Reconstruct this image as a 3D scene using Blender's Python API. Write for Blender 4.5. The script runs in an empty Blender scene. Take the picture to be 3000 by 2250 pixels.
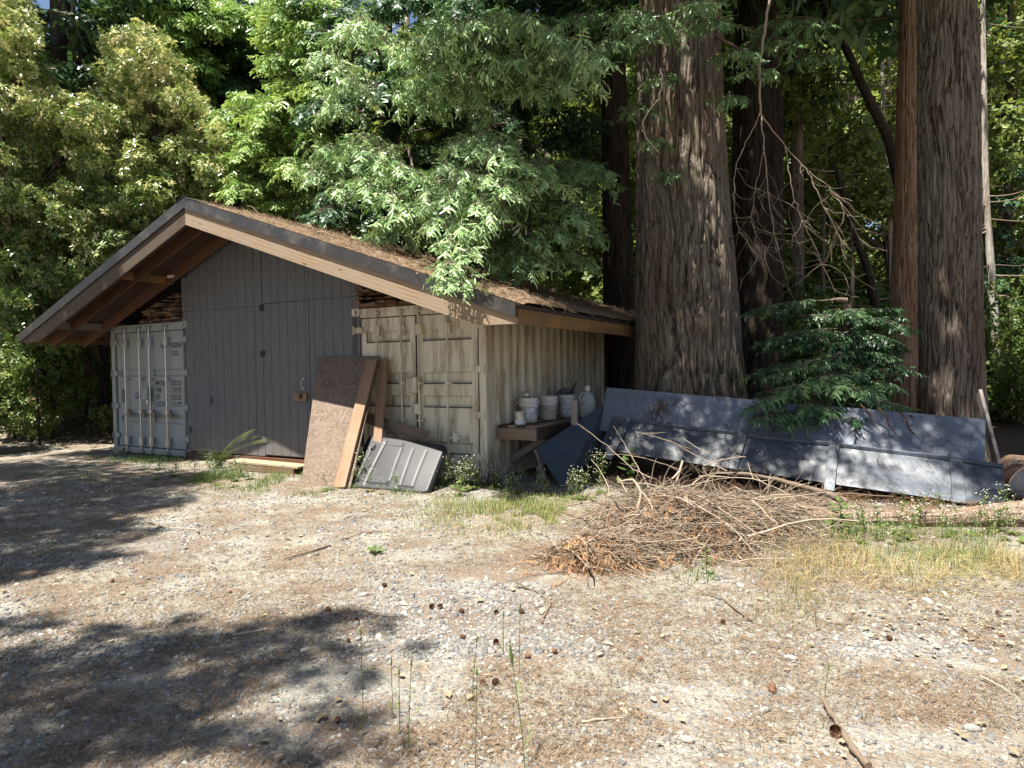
import bpy, math, random
import numpy as np
from mathutils import Matrix, Vector
R_ = np.random.RandomState(7); random.seed(7)
scene = bpy.context.scene
# ------------------------------------------------------------------ camera
F_, PIT, ROL, HC = 1911.0, 0.0250, -0.01357, 1.629
cam_d = bpy.data.cameras.new('camera'); cam = bpy.data.objects.new('camera', cam_d)
scene.collection.objects.link(cam); scene.camera = cam
cam_d.sensor_width = 36; cam_d.lens = F_/3000*36; cam_d.clip_start = .05; cam_d.clip_end = 900
RM = Matrix.Rotation(math.pi/2-PIT, 4, 'X') @ Matrix.Rotation(ROL, 4, 'Z')
cam.matrix_world = Matrix.Translation((0, 0, HC)) @ RM
# ------------------------------------------------------------------ light
SUNV = np.array([.958, .961, -3.56]); SUNV /= np.linalg.norm(SUNV)      # direction the light travels
w = bpy.data.worlds.new('World'); scene.world = w; w.use_nodes = True
nt = w.node_tree; nt.nodes.clear()
sky = nt.nodes.new('ShaderNodeTexSky'); sky.sky_type = 'NISHITA'; sky.sun_disc = False
EL = math.asin(-SUNV[2]); AZ = math.atan2(-SUNV[0], -SUNV[1])
sky.sun_elevation = EL; sky.sun_rotation = AZ % (2*math.pi)
bg = nt.nodes.new('ShaderNodeBackground'); bg.inputs[1].default_value = .05
ow = nt.nodes.new('ShaderNodeOutputWorld')
nt.links.new(sky.outputs[0], bg.inputs[0]); nt.links.new(bg.outputs[0], ow.inputs[0])
sl = bpy.data.lights.new('sun', 'SUN'); sl.energy = 5.0; sl.angle = math.radians(.53); sl.color = (1, .95, .86)
so = bpy.data.objects.new('sun', sl); scene.collection.objects.link(so)
so.rotation_euler = Vector(SUNV).to_track_quat('-Z', 'Y').to_euler()
scene.view_settings.view_transform = 'Standard'; scene.view_settings.look = 'None'
scene.view_settings.exposure = 1.65; scene.view_settings.gamma = 1
scene.cycles.max_bounces = 7; scene.cycles.diffuse_bounces = 2; scene.cycles.transparent_max_bounces = 8

# ------------------------------------------------------------------ layout frame
TH = .49195
U = np.array([math.cos(TH), -math.sin(TH), 0]); N = np.array([math.sin(TH), math.cos(TH), 0])
A0 = np.array([-8.229, 13.4196, 0.]); O3 = np.array([0, 0, HC]); RN = np.array(RM.to_3x3())
def S(u, t, z=0): return A0 + U*u + N*t + np.array([0, 0, z])
def ray(x, y): return RN @ np.array([(x-1500)/F_, (1125-y)/F_, -1.])
def G(x, y, z=0.):
    d = ray(x, y); return O3 + d*((z-HC)/d[2])
def PY(x, y, Y):
    d = ray(x, y); return O3 + d*(Y/d[1])
def W(x, y, d=0.):
    D = ray(x, y); k = (-d-(O3-A0)@N)/(D@N); return O3+k*D
def uvz(P): return np.array([(P-A0)@U, (P-A0)@N, P[2]])
def vn(a):
    a = np.asarray(a, float); return a/(np.linalg.norm(a, axis=-1, keepdims=True)+1e-12)
# ------------------------------------------------------------------ noise (numpy)
_tab = np.random.RandomState(3).rand(256, 256)
def vnoise(x, y, px=256):
    x = np.asarray(x, float); y = np.asarray(y, float)
    xi = np.floor(x).astype(int); yi = np.floor(y).astype(int); fx = x-xi; fy = y-yi
    fx = fx*fx*(3-2*fx); fy = fy*fy*(3-2*fy)
    a = _tab[xi % px, yi % 256]; b = _tab[(xi+1) % px, yi % 256]; c = _tab[xi % px, (yi+1) % 256]; d = _tab[(xi+1) % px, (yi+1) % 256]
    return (a*(1-fx)+b*fx)*(1-fy)+(c*(1-fx)+d*fx)*fy
def fbm(x, y, o=4):
    s = 0; a = .5
    for i in range(o): s = s+a*vnoise(np.asarray(x)*2**i+17*i, np.asarray(y)*2**i+31*i); a *= .5
    return s/(1-.5**o)
# ------------------------------------------------------------------ mesh builder
class MB:
    def __init__(s): s.V = []; s.F = []; s.Q = []; s.n = 0
    def add(s, v, f, rnd=0., mat=0, smooth=False):
        v = np.asarray(v, float).reshape(-1, 3); s.V.append(v)
        s.Q.append(np.broadcast_to(np.asarray(rnd, float).reshape(-1), (len(v),)) if np.size(rnd) in (1, len(v)) else np.full(len(v), .5))
        groups = {}
        for q in f: groups.setdefault(len(q), []).append(q)
        for k, g in groups.items(): s.F.append((np.asarray(g, int)+s.n, mat, smooth))
        s.n += len(v)
    def inst(s, tv, tf, M, T, rnd, mat=0, smooth=False):      # tv (k,3) tf (m,j) M (n,3,3) T (n,3) rnd (n,)
        n = len(T)
        if n == 0: return
        k = len(tv); v = np.einsum('nij,kj->nki', M, tv)+T[:, None, :]
        f = (np.asarray(tf)[None]+(np.arange(n)*k)[:, None, None]).reshape(-1, np.asarray(tf).shape[1])
        s.V.append(v.reshape(-1, 3)); s.Q.append(np.repeat(rnd, k)); s.F.append((f+s.n, mat, smooth)); s.n += n*k
    def box(s, a, b, mat=0, rnd=0., bev=0):
        a = np.asarray(a, float); b = np.asarray(b, float)
        if bev:
            bev = min(bev, (b-a).min()*.45)
            v = []; idx = {}
            f = []
            for i in range(3):
                for sg in (0, 1):
                    j, k = (i+1) % 3, (i+2) % 3; q = []
                    for (p, r) in ((0, 0), (1, 0), (1, 1), (0, 1)):
                        c = np.zeros(3); c[i] = (a, b)[sg][i]
                        c[j] = a[j]+bev if p == 0 else b[j]-bev; c[k] = a[k]+bev if r == 0 else b[k]-bev
                        idx[(i, sg, p, r)] = len(v); q.append(len(v)); v.append(c)
                    f.append(q if sg else q[::-1])
            def vid(i, cs): j, k = (i+1) % 3, (i+2) % 3; return idx[(i, cs[i], cs[j], cs[k])]
            for i in range(3):
                j, k = (i+1) % 3, (i+2) % 3
                for sj in (0, 1):
                    for sk in (0, 1):
                        c0 = [0]*3; c0[i] = 0; c0[j] = sj; c0[k] = sk; c1 = list(c0); c1[i] = 1
                        q = [vid(j, c0), vid(j, c1), vid(k, c1), vid(k, c0)]
                        f.append(q if sj != sk else q[::-1])
            for x in (0, 1):
                for y in (0, 1):
                    for z in (0, 1):
                        c = [x, y, z]; q = [vid(0, c), vid(1, c), vid(2, c)]
                        f.append(q if (x+y+z) % 2 == 1 else q[::-1])
            s.add(v, f, rnd, mat); return s
        v = [(x, y, z) for x in (a[0], b[0]) for y in (a[1], b[1]) for z in (a[2], b[2])]
        s.add(v, [(0, 1, 3, 2), (4, 6, 7, 5), (0, 4, 5, 1), (2, 3, 7, 6), (0, 2, 6, 4), (1, 5, 7, 3)], rnd, mat); return s
    def tube(s, P, r, n=6, mat=0, rnd=0., cap=True, smooth=True):
        P = np.asarray(P, float); m = len(P); r = np.broadcast_to(np.asarray(r, float), (m,))
        T = vn(np.gradient(P, axis=0)); up = np.array([0, 0, 1.]) if abs(T[0][2]) < .9 else np.array([1., 0, 0])
        v = []; a = np.arange(n)*2*math.pi/n
        X = vn(np.cross(T[0], up))
        for i in range(m):
            X = vn(X-T[i]*(X@T[i])); Yv = np.cross(T[i], X)
            v.append(P[i]+r[i]*(np.cos(a)[:, None]*X+np.sin(a)[:, None]*Yv))
        v = np.concatenate(v); f = []
        for i in range(m-1):
            for j in range(n): f.append((i*n+j, i*n+(j+1) % n, (i+1)*n+(j+1) % n, (i+1)*n+j))
        s.add(v, f, rnd, mat, smooth)
        if cap and r[0] > .004:
            s.add(v[:n], [tuple(range(n))[::-1]], rnd, mat); s.add(v[-n:], [tuple(range(n))], rnd, mat)
        return s
    def lathe(s, prof, c=(0, 0, 0), n=32, mat=0, rnd=0., smooth=True, sx=1, sy=1):
        a = np.arange(n)*2*math.pi/n; v = []
        for (r, z) in prof: v.append(np.stack([np.cos(a)*r*sx+c[0], np.sin(a)*r*sy+c[1], np.full(n, z+c[2])], 1))
        f = []
        for i in range(len(prof)-1):
            for j in range(n): f.append((i*n+j, i*n+(j+1) % n, (i+1)*n+(j+1) % n, (i+1)*n+j))
        s.add(np.concatenate(v), f, rnd, mat, smooth); return s
    def prism(s, poly, axis, lo, hi, mat=0, rnd=0.):      # poly 2D in the two other axes (cyclic order), extruded
        n = len(poly); v = []
        for h in (lo, hi):
            for p in poly:
                c = [0, 0, 0]; o = [i for i in range(3) if i != axis]; c[o[0]] = p[0]; c[o[1]] = p[1]; c[axis] = h; v.append(c)
        f = [tuple(range(n))[::-1], tuple(range(n, 2*n))]+[(i, (i+1) % n, n+(i+1) % n, n+i) for i in range(n)]
        s.add(v, f, rnd, mat); return s
    def build(s, name, mats, parent=None, loc=None, fixn=False):
        me = bpy.data.meshes.new(name)
        if s.n:
            V = np.concatenate(s.V); Q = np.concatenate(s.Q)
            if loc is not None and parent is None: V = V-np.asarray(loc)
            me.vertices.add(len(V)); me.vertices.foreach_set('co', V.ravel())
            nl = sum(f.size for f, _, _ in s.F); npol = sum(len(f) for f, _, _ in s.F)
            me.loops.add(nl); me.polygons.add(npol)
            me.loops.foreach_set('vertex_index', np.concatenate([f.ravel() for f, _, _ in s.F]).astype(np.int32))
            tot = np.concatenate([np.full(len(f), f.shape[1]) for f, _, _ in s.F])
            me.polygons.foreach_set('loop_start', (np.cumsum(tot)-tot).astype(np.int32))
            me.polygons.foreach_set('material_index', np.concatenate([np.full(len(f), m) for f, m, _ in s.F]).astype(np.int32))
            me.polygons.foreach_set('use_smooth', np.concatenate([np.full(len(f), sm) for f, _, sm in s.F]))
            at = me.attributes.new('rnd', 'FLOAT', 'POINT'); at.data.foreach_set('value', Q.astype(np.float32))
            me.update(calc_edges=True)
        for m in (mats if isinstance(mats, (list, tuple)) else [mats]): me.materials.append(m)
        o = bpy.data.objects.new(name, me); scene.collection.objects.link(o)
        if parent is not None: o.parent = parent
        elif loc is not None: o.location = loc
        return o
def tag(o, label=None, cat=None, group=None, kind=None):
    if label: o['label'] = label
    if cat: o['category'] = cat
    if group: o['group'] = group
    if kind: o['kind'] = kind
    return o
def empty(name, loc, rz=0, **k):
    o = bpy.data.objects.new(name, None); scene.collection.objects.link(o); o.location = loc; o.rotation_euler = (0, 0, rz)
    o.empty_display_size = .1
    return tag(o, **k)
def copy_tree(o, parent=None):
    c = o.copy(); scene.collection.objects.link(c); c.parent = parent
    for ch in list(o.children): copy_tree(ch, c)
    return c
def frame_from(x, zhint=(0, 0, 1)):
    x = vn(x); z = np.asarray(zhint, float); y = vn(np.cross(z, x)); z = np.cross(x, y); return np.stack([x, y, z], 1)
def place(o, p, M):
    m = Matrix([[M[i][j] for j in range(3)]+[p[i]] for i in range(3)]+[[0, 0, 0, 1]])
    if o.parent is None: o.matrix_world = m
    else: o.matrix_local = m
    return o
def board(name, p0, p1, w_, t_, mat, zh=(0, 0, 1), parent=None, bev=.003, warp=0):
    """a sawn board from p0 to p1 (centre line); w_ along its local y, t_ along its local z (zh hint)"""
    p0 = np.asarray(p0, float); p1 = np.asarray(p1, float); L = np.linalg.norm(p1-p0)
    b = MB()
    if warp:
        k = 9; v = []; f = []
        for i in range(k):
            x = L*i/(k-1); dz = warp*math.sin(math.pi*i/(k-1))
            for (y, z) in ((-w_/2, -t_/2), (w_/2, -t_/2), (w_/2, t_/2), (-w_/2, t_/2)): v.append((x, y, z+dz))
        for i in range(k-1):
            for j in range(4): f.append((i*4+j, i*4+(j+1) % 4, (i+1)*4+(j+1) % 4, (i+1)*4+j)[::-1])
        f.append((0, 1, 2, 3)); f.append((k*4-1, k*4-2, k*4-3, k*4-4)); b.add(v, f)
    else: b.box((0, -w_/2, -t_/2), (L, w_/2, t_/2), bev=bev)
    return place(b.build(name, mat, parent), p0, frame_from(p1-p0, zh))

# ------------------------------------------------------------------ materials
def new_mat(name):
    m = bpy.data.materials.new(name); m.use_nodes = True; nt = m.node_tree
    b = nt.nodes['Principled BSDF']; return m, nt, b
class NT:
    def __init__(s, nt): s.nt = nt; s.tc = nt.nodes.new('ShaderNodeTexCoord')
    def map(s, sc=(1, 1, 1), rot=(0, 0, 0), loc=(0, 0, 0), co='Object'):
        m = s.nt.nodes.new('ShaderNodeMapping'); s.nt.links.new(s.tc.outputs[co], m.inputs[0])
        m.inputs['Scale'].default_value = sc; m.inputs['Rotation'].default_value = rot; m.inputs['Location'].default_value = loc; return m.outputs[0]
    def noise(s, vec, scale=5, detail=4, rough=.55, dist=0):
        n = s.nt.nodes.new('ShaderNodeTexNoise'); s.nt.links.new(vec, n.inputs['Vector']); n.inputs['Scale'].default_value = scale
        n.inputs['Detail'].default_value = detail; n.inputs['Roughness'].default_value = rough; n.inputs['Distortion'].default_value = dist; return n.outputs[0]
    def vor(s, vec, scale=5, feat='F1', out=0, rand=1):
        n = s.nt.nodes.new('ShaderNodeTexVoronoi'); n.feature = feat; s.nt.links.new(vec, n.inputs['Vector']); n.inputs['Scale'].default_value = scale
        n.inputs['Randomness'].default_value = rand; return n.outputs[out]
    def wave(s, vec, scale, dist, detail=2, dscale=1, axis='Y'):
        n = s.nt.nodes.new('ShaderNodeTexWave'); n.bands_direction = axis; s.nt.links.new(vec, n.inputs['Vector'])
        n.inputs['Scale'].default_value = scale; n.inputs['Distortion'].default_value = dist; n.inputs['Detail'].default_value = detail; n.inputs['Detail Scale'].default_value = dscale; return n.outputs['Fac']
    def ramp(s, fac, stops, interp='LINEAR'):
        r = s.nt.nodes.new('ShaderNodeValToRGB'); s.nt.links.new(fac, r.inputs[0]); e = r.color_ramp.elements; r.color_ramp.interpolation = interp
        while len(e) < len(stops): e.new(.5)
        for q, (p, c) in zip(e, stops):
            q.position = p; q.color = (c, c, c, 1) if isinstance(c, (int, float)) else (*c, 1)
        return r.outputs[0]
    def mix(s, fac, a, b, mode='MIX'):
        m = s.nt.nodes.new('ShaderNodeMix'); m.data_type = 'RGBA'; m.blend_type = mode
        for i, x in ((0, fac), (6, a), (7, b)):
            if isinstance(x, (int, float)): m.inputs[i].default_value = x if i == 0 else (x, x, x, 1)
            elif isinstance(x, tuple): m.inputs[i].default_value = (*x, 1)
            else: s.nt.links.new(x, m.inputs[i])
        return m.outputs[2]
    def math(s, op, a, b=0.):
        m = s.nt.nodes.new('ShaderNodeMath'); m.operation = op
        for i, x in ((0, a), (1, b)):
            if isinstance(x, (int, float)): m.inputs[i].default_value = x
            else: s.nt.links.new(x, m.inputs[i])
        return m.outputs[0]
    def attr(s, n='rnd'):
        a = s.nt.nodes.new('ShaderNodeAttribute'); a.attribute_name = n; return a.outputs['Fac']
    def bump(s, h, bsdf, strength=.5, dist=.02):
        b = s.nt.nodes.new('ShaderNodeBump'); s.nt.links.new(h, b.inputs['Height']); b.inputs['Strength'].default_value = strength; b.inputs['Distance'].default_value = dist
        s.nt.links.new(b.outputs[0], bsdf.inputs['Normal']); return b.outputs[0]
    def sep(s, vec):
        x = s.nt.nodes.new('ShaderNodeSeparateXYZ'); s.nt.links.new(vec, x.inputs[0]); return x.outputs
    def link(s, a, b): s.nt.links.new(a, b)
M = {}
def _nop(): pass
def simple(name, col, rough=.6, metal=0, var=.15, nscale=8, bump=.1, spec=.5, dirt=None):
    m, nt, b = new_mat(name); n = NT(nt); v = n.map()
    f = n.noise(v, nscale, 5); c0 = tuple(x*(1-var) for x in col); c1 = tuple(min(1, x*(1+var)) for x in col)
    c = n.ramp(f, [(.3, c0), (.7, c1)])
    if dirt: c = n.mix(n.ramp(n.noise(v, nscale*.6, 6, .7), [(.5, 0.), (.68, 1.)]), c, dirt)
    n.link(c, b.inputs['Base Color']); b.inputs['Roughness'].default_value = rough; b.inputs['Metallic'].default_value = metal
    b.inputs['Specular IOR Level'].default_value = spec
    if bump: n.bump(n.noise(v, nscale*6, 3), b, bump, .005)
    M[name] = m; return m
def rndmat(name, stops, rough=.7, transl=0, spec=.3, extra=0):
    """colour from the per-piece random value"""
    m, nt, b = new_mat(name); n = NT(nt); c = n.ramp(n.attr(), stops)
    if extra: c = n.mix(extra, c, n.noise(n.map(), 9, 3), 'OVERLAY')
    n.link(c, b.inputs['Base Color']); b.inputs['Roughness'].default_value = rough; b.inputs['Specular IOR Level'].default_value = spec
    if transl:
        t = nt.nodes.new('ShaderNodeBsdfTranslucent'); mx = nt.nodes.new('ShaderNodeMixShader'); mx.inputs[0].default_value = transl
        c2 = n.mix(.5, c, (1., 1., .35), 'MULTIPLY'); n.link(c2, t.inputs[0])
        n.link(b.outputs[0], mx.inputs[1]); n.link(t.outputs[0], mx.inputs[2]); n.link(mx.outputs[0], nt.nodes['Material Output'].inputs[0])
    M[name] = m; return m
def woodmat(name, dark, light, grey=None, gfac=.5, rough=.75, scale=1, knots=True):
    m, nt, b = new_mat(name); n = NT(nt)
    oi = nt.nodes.new('ShaderNodeObjectInfo')
    mp = nt.nodes.new('ShaderNodeMapping'); n.link(n.tc.outputs['Object'], mp.inputs[0]); mp.inputs['Scale'].default_value = (.55*scale, 7*scale, 7*scale)
    cmb = nt.nodes.new('ShaderNodeCombineXYZ'); n.link(n.math('MULTIPLY', oi.outputs['Random'], 37.), cmb.inputs[0]); n.link(n.math('MULTIPLY', oi.outputs['Random'], 13.), cmb.inputs[1]); n.link(cmb.outputs[0], mp.inputs['Location'])
    g = n.wave(mp.outputs[0], .8, 11, 3, .5, 'Y'); f = n.noise(mp.outputs[0], 9, 5, .6)
    h = n.math('ADD', n.math('MULTIPLY', g, .22), n.math('MULTIPLY', f, .78))
    c = n.ramp(h, [(.22, dark), (.5, tuple((a+q)/2 for a, q in zip(dark, light))), (.75, light)])
    if grey: c = n.mix(n.ramp(n.noise(n.map((1, 2, 2)), 2.2, 6, .65), [(.5-gfac*.3, 0.), (.62, .85)]), c, grey)
    if knots:
        k = n.vor(n.map((1.5, 4, 4)), 1.6); c = n.mix(n.ramp(k, [(.05, .8), (.13, 0.)]), c, tuple(x*.35 for x in dark))
    val = n.math('ADD', .8, n.math('MULTIPLY', oi.outputs['Random'], .4))
    hs = nt.nodes.new('ShaderNodeHueSaturation'); n.link(val, hs.inputs['Value']); n.link(c, hs.inputs['Color'])
    n.link(hs.outputs[0], b.inputs['Base Color']); b.inputs['Roughness'].default_value = rough; b.inputs['Specular IOR Level'].default_value = .25
    n.bump(h, b, .35, .004); M[name] = m; return m
woodmat('barge_wood', (.13, .08, .045), (.31, .215, .13), (.22, .175, .13), .6)
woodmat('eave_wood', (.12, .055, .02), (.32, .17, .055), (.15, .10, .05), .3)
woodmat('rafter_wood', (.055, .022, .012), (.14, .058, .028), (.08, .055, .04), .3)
woodmat('barge_shaded', (.04, .026, .017), (.105, .07, .045), (.08, .064, .05), .7)  # left board's darker copy of the barge wood, shade painted into the colour
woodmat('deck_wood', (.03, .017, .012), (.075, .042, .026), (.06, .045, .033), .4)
woodmat('plank_wood', (.14, .07, .04), (.29, .18, .11), (.22, .155, .105), .35)
woodmat('shelf_wood', (.12, .075, .045), (.33, .225, .14), (.24, .19, .15), .6)
woodmat('grey_wood', (.13, .105, .09), (.26, .22, .19), (.22, .2, .19), .6)
woodmat('step_wood', (.26, .20, .10), (.42, .34, .19), (.32, .28, .2), .5)
woodmat('lumber_wood', (.08, .036, .02), (.24, .115, .055), (.14, .11, .08), .5)
simple('trim_metal', (.046, .042, .040), .38, .35, .12, 4, .05, dirt=(.12, .11, .09))
simple('roof_metal', (.07, .06, .055), .45, .5)
simple('galv', (.42, .44, .47), .3, .85, .1, 20)
simple('black_rubber', (.012, .012, .013), .6)
simple('black_iron', (.02, .02, .021), .5, .5)
simple('lens_glass', (.7, .7, .66), .25)
simple('text_black', (.02, .02, .022), .6, bump=0)
simple('sticker_blue', (.03, .04, .25), .4, bump=0)
simple('plate_grey', (.10, .10, .09), .4, .6, .3, 40)
simple('white_plastic', (.62, .61, .57), .42, 0, .05, 5, .03, dirt=(.50, .46, .38))
simple('jug_plastic', (.40, .42, .38), .4, 0, .1, 5, .03, dirt=(.30, .29, .24))
simple('label_paper', (.62, .64, .70), .6, 0, .3, 30, 0, dirt=(.25, .28, .42))
simple('paint_can', (.50, .48, .45), .35, .4, .2, 12, .05, dirt=(.16, .09, .06))
simple('wire', (.12, .12, .12), .4, .8)
simple('rag', (.10, .10, .11), .9, 0, .5, 18, .5)
simple('concrete', (.34, .32, .28), .85, 0, .2, 9, .4, dirt=(.10, .09, .08))
def cont_paint(name, base, stain, amount, rust=.3):
    m, nt, b = new_mat(name); n = NT(nt)
    v = n.map((3.0, 3.0, .45)); s1 = n.noise(v, 2.4, 6, .65); s2 = n.noise(n.map((14, 14, 1.2)), 2, 5, .7); s3 = n.noise(n.map(), 28, 5, .75)
    c = n.mix(n.ramp(n.noise(n.map(), 1.1, 4), [(.3, 0.), (.7, 1.)]), tuple(x*.9 for x in base), base)
    st = n.math('MULTIPLY', n.ramp(s1, [(.46, 0.), (.60, 1.)]), n.ramp(s2, [(.35, .25), (.6, 1.)]))
    c = n.mix(n.math('MULTIPLY', st, amount), c, stain)
    c = n.mix(n.math('MULTIPLY', n.ramp(s3, [(.62, 0.), (.7, 1.)]), rust), c, (.12, .06, .03))
    n.link(c, b.inputs['Base Color']); b.inputs['Roughness'].default_value = .52; b.inputs['Specular IOR Level'].default_value = .4
    n.bump(s3, b, .12, .003); M[name] = m; return m
cont_paint('cont_beige', (.62, .575, .45), (.19, .12, .05), .8, .6)
cont_paint('cont_grey', (.26, .285, .285), (.30, .27, .2), .35, .2)
def siding():
    m, nt, b = new_mat('siding'); n = NT(nt)
    c = n.ramp(n.noise(n.map((6, 6, .8)), 3, 5), [(.3, (.092, .094, .100)), (.7, (.122, .123, .128))])
    c = n.mix(n.ramp(n.noise(n.map((20, 20, 1.)), 2.2, 6, .7), [(.655, 0.), (.69, .5)]), c, (.26, .25, .24))
    c = n.mix(n.math('MULTIPLY', n.ramp(n.math('ADD', n.sep(n.map())[2], n.math('MULTIPLY', n.noise(n.map((5, 5, 2)), 2, 5), .7)), [(.45, .5), (.95, 0.)]), 1.), c, (.17, .13, .10))
    n.link(c, b.inputs['Base Color']); b.inputs['Roughness'].default_value = .7
    n.bump(n.noise(n.map((40, 40, 2)), 3, 4), b, .25, .004); M['siding'] = m
siding()
def osb():
    m, nt, b = new_mat('osb'); n = NT(nt)
    cs = []
    for i, (sx, sy, r) in enumerate(((40, 11, .3), (12, 42, .9), (38, 12, 2.1))):
        cs.append(n.vor(n.map((sx, sy, 1), (0, 0, r), (i*3.1, i, 0)), 1., 'F1', 1))
    mk = n.noise(n.map(), 26, 2)
    s = [n.sep(q)[0] for q in cs]
    h = n.mix(n.ramp(mk, [(.44, 0.), (.46, 1.)]), s[0], s[1]); h = n.mix(n.ramp(n.noise(n.map(loc=(5, 5, 5)), 22, 2), [(.52, 0.), (.54, 1.)]), h, s[2])
    c = n.ramp(h, [(0, (.085, .055, .037)), (.5, (.125, .086, .058)), (1, (.19, .14, .10))])
    c = n.mix(n.ramp(n.noise(n.map(), 2, 4), [(.4, 0.), (.7, .55)]), c, (.15, .115, .09))
    n.link(c, b.inputs['Base Color']); b.inputs['Roughness'].default_value = .7; n.bump(h, b, .3, .003); M['osb'] = m
osb()
def lidmat():
    m, nt, b = new_mat('lid_plastic'); n = NT(nt)
    c = n.ramp(n.noise(n.map(), 3, 6, .7), [(.35, (.009, .009, .011)), (.7, (.024, .024, .027))])
    c = n.mix(n.ramp(n.noise(n.map((1, 6, 1), (0, 0, .7)), 6, 5, .7), [(.6, 0.), (.75, .35)]), c, (.06, .058, .056))
    n.link(c, b.inputs['Base Color']); b.inputs['Roughness'].default_value = .5; n.bump(n.noise(n.map(), 120, 2), b, .15, .002); M['lid_plastic'] = m
lidmat()
def sheetmat(name, a, bcol, dirt, rough):
    m, nt, b = new_mat(name); n = NT(nt)
    c = n.ramp(n.noise(n.map(), 1.6, 6, .65), [(.3, a), (.7, bcol)])
    d = n.ramp(n.noise(n.map((1, 1, 1)), 5, 7, .75), [(.5, 0.), (.72, .6)])
    c = n.mix(d, c, dirt); c = n.mix(n.ramp(n.noise(n.map((9, 2, 1.5)), 2, 6, .75), [(.55, 0.), (.75, .5)]), c, tuple(q*1.9 for q in dirt)); n.link(c, b.inputs['Base Color'])
    n.link(n.ramp(n.noise(n.map(), 7, 5, .7), [(.3, rough), (.7, rough+.22)]), b.inputs['Roughness']); b.inputs['Specular IOR Level'].default_value = .5
    n.bump(n.noise(n.map((1, 1, 1)), 2.2, 4), b, .25, .05); M[name] = m
sheetmat('sheet_dark', (.024, .034, .050), (.044, .058, .080), (.075, .082, .09), .36)
sheetmat('sheet_blue', (.07, .085, .12), (.10, .128, .172), (.08, .06, .045), .42)
def barkmat(name, dark, mid, light, lichen=(.30, .29, .2), lf=.5, sc=1.):
    m, nt, b = new_mat(name); n = NT(nt)
    v = n.map((7*sc, 7*sc, 1.1*sc)); v2 = n.map((28*sc, 28*sc, 2.6*sc))
    a = n.noise(v, 1.6, 7, .65, .4); d = n.noise(v2, 1.5, 6, .7, .3)
    at = n.attr()                                       # ridge height of the modelled bark
    h = n.math('ADD', n.math('MULTIPLY', a, .45), n.math('ADD', n.math('MULTIPLY', d, .45), n.math('MULTIPLY', at, .22)))
    crk = n.noise(n.map((16*sc, 16*sc, 1.1*sc), loc=(4, 2, 7)), 1.7, 6, .62, .5)
    crk = n.math('MINIMUM', n.math('MULTIPLY', n.math('ABSOLUTE', n.math('SUBTRACT', crk, .5)), 12.), 1.)
    h = n.math('ADD', n.math('MULTIPLY', h, .8), n.math('MULTIPLY', crk, .16))
    c = n.ramp(h, [(.38, dark), (.50, mid), (.60, light)])
    c = n.mix(n.math('MULTIPLY', n.ramp(n.noise(n.map((1.3, 1.3, .3), loc=(7, 7, 1)), 1.5*sc, 4), [(.48, 0.), (.66, .5)]), 1.), c, tuple(min(1, q*k_) for q, k_ in zip(mid, (1.15, .85, .72))))
    c = n.mix(n.math('MULTIPLY', n.ramp(n.noise(n.map((1, 1, .35)), 1.3*sc, 5, .6), [(.47, 0.), (.62, 1.)]), n.ramp(d, [(.42, 0.), (.6, lf)])), c, lichen)
    n.link(c, b.inputs['Base Color']); b.inputs['Roughness'].default_value = .9; b.inputs['Specular IOR Level'].default_value = .15
    n.bump(h, b, 1., .06); M[name] = m
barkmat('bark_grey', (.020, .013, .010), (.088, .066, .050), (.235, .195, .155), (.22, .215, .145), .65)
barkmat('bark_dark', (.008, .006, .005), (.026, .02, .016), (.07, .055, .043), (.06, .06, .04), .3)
barkmat('bark_red', (.06, .03, .018), (.24, .14, .085), (.42, .30, .2), (.36, .3, .2), .3)
barkmat('bark_pale', (.12, .10, .08), (.32, .29, .25), (.52, .48, .42), (.4, .4, .33), .4)
barkmat('log_bark', (.10, .065, .045), (.24, .17, .125), (.38, .29, .22), (.3, .27, .2), .2)
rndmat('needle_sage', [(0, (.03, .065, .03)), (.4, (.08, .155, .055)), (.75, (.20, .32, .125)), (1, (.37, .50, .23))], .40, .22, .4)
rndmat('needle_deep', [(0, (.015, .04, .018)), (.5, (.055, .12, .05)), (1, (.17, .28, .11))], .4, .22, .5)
rndmat('needle_fresh', [(0, (.05, .11, .025)), (.5, (.14, .25, .06)), (1, (.40, .52, .17))], .42, .28, .4)
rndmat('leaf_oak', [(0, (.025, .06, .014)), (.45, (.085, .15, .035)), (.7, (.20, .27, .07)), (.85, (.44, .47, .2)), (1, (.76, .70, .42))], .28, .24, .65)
rndmat('leaf_back', [(0, (.03, .06, .012)), (.5, (.15, .21, .05)), (1, (.42, .46, .14))], .5, .4, .4)
rndmat('leaf_shrub', [(0, (.04, .08, .02)), (.6, (.14, .21, .05)), (1, (.36, .38, .12))], .45, .35, .4)
rndmat('dead_needle', [(0, (.07, .038, .024)), (.5, (.18, .105, .062)), (.85, (.31, .19, .11)), (1, (.40, .22, .10))], .85, .15, .1)
rndmat('litter', [(0, (.055, .036, .023)), (.5, (.15, .102, .064)), (1, (.31, .235, .15))], .85, 0, .15)
rndmat('dry_leaf', [(0, (.17, .11, .06)), (.5, (.30, .235, .15)), (1, (.44, .38, .27))], .7, .2, .2)
rndmat('pebble', [(0, (.10, .102, .104)), (.35, (.165, .163, .155)), (.75, (.23, .222, .20)), (.94, (.29, .275, .24)), (1, (.42, .395, .34))], .85, 0, .2, .35)
rndmat('grass_green', [(0, (.05, .10, .025)), (.5, (.13, .20, .055)), (.8, (.25, .28, .09)), (1, (.42, .38, .18))], .5, .4, .3)
rndmat('grass_dry', [(0, (.15, .18, .06)), (.4, (.29, .24, .11)), (1, (.46, .37, .20))], .6, .35, .2)
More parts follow.
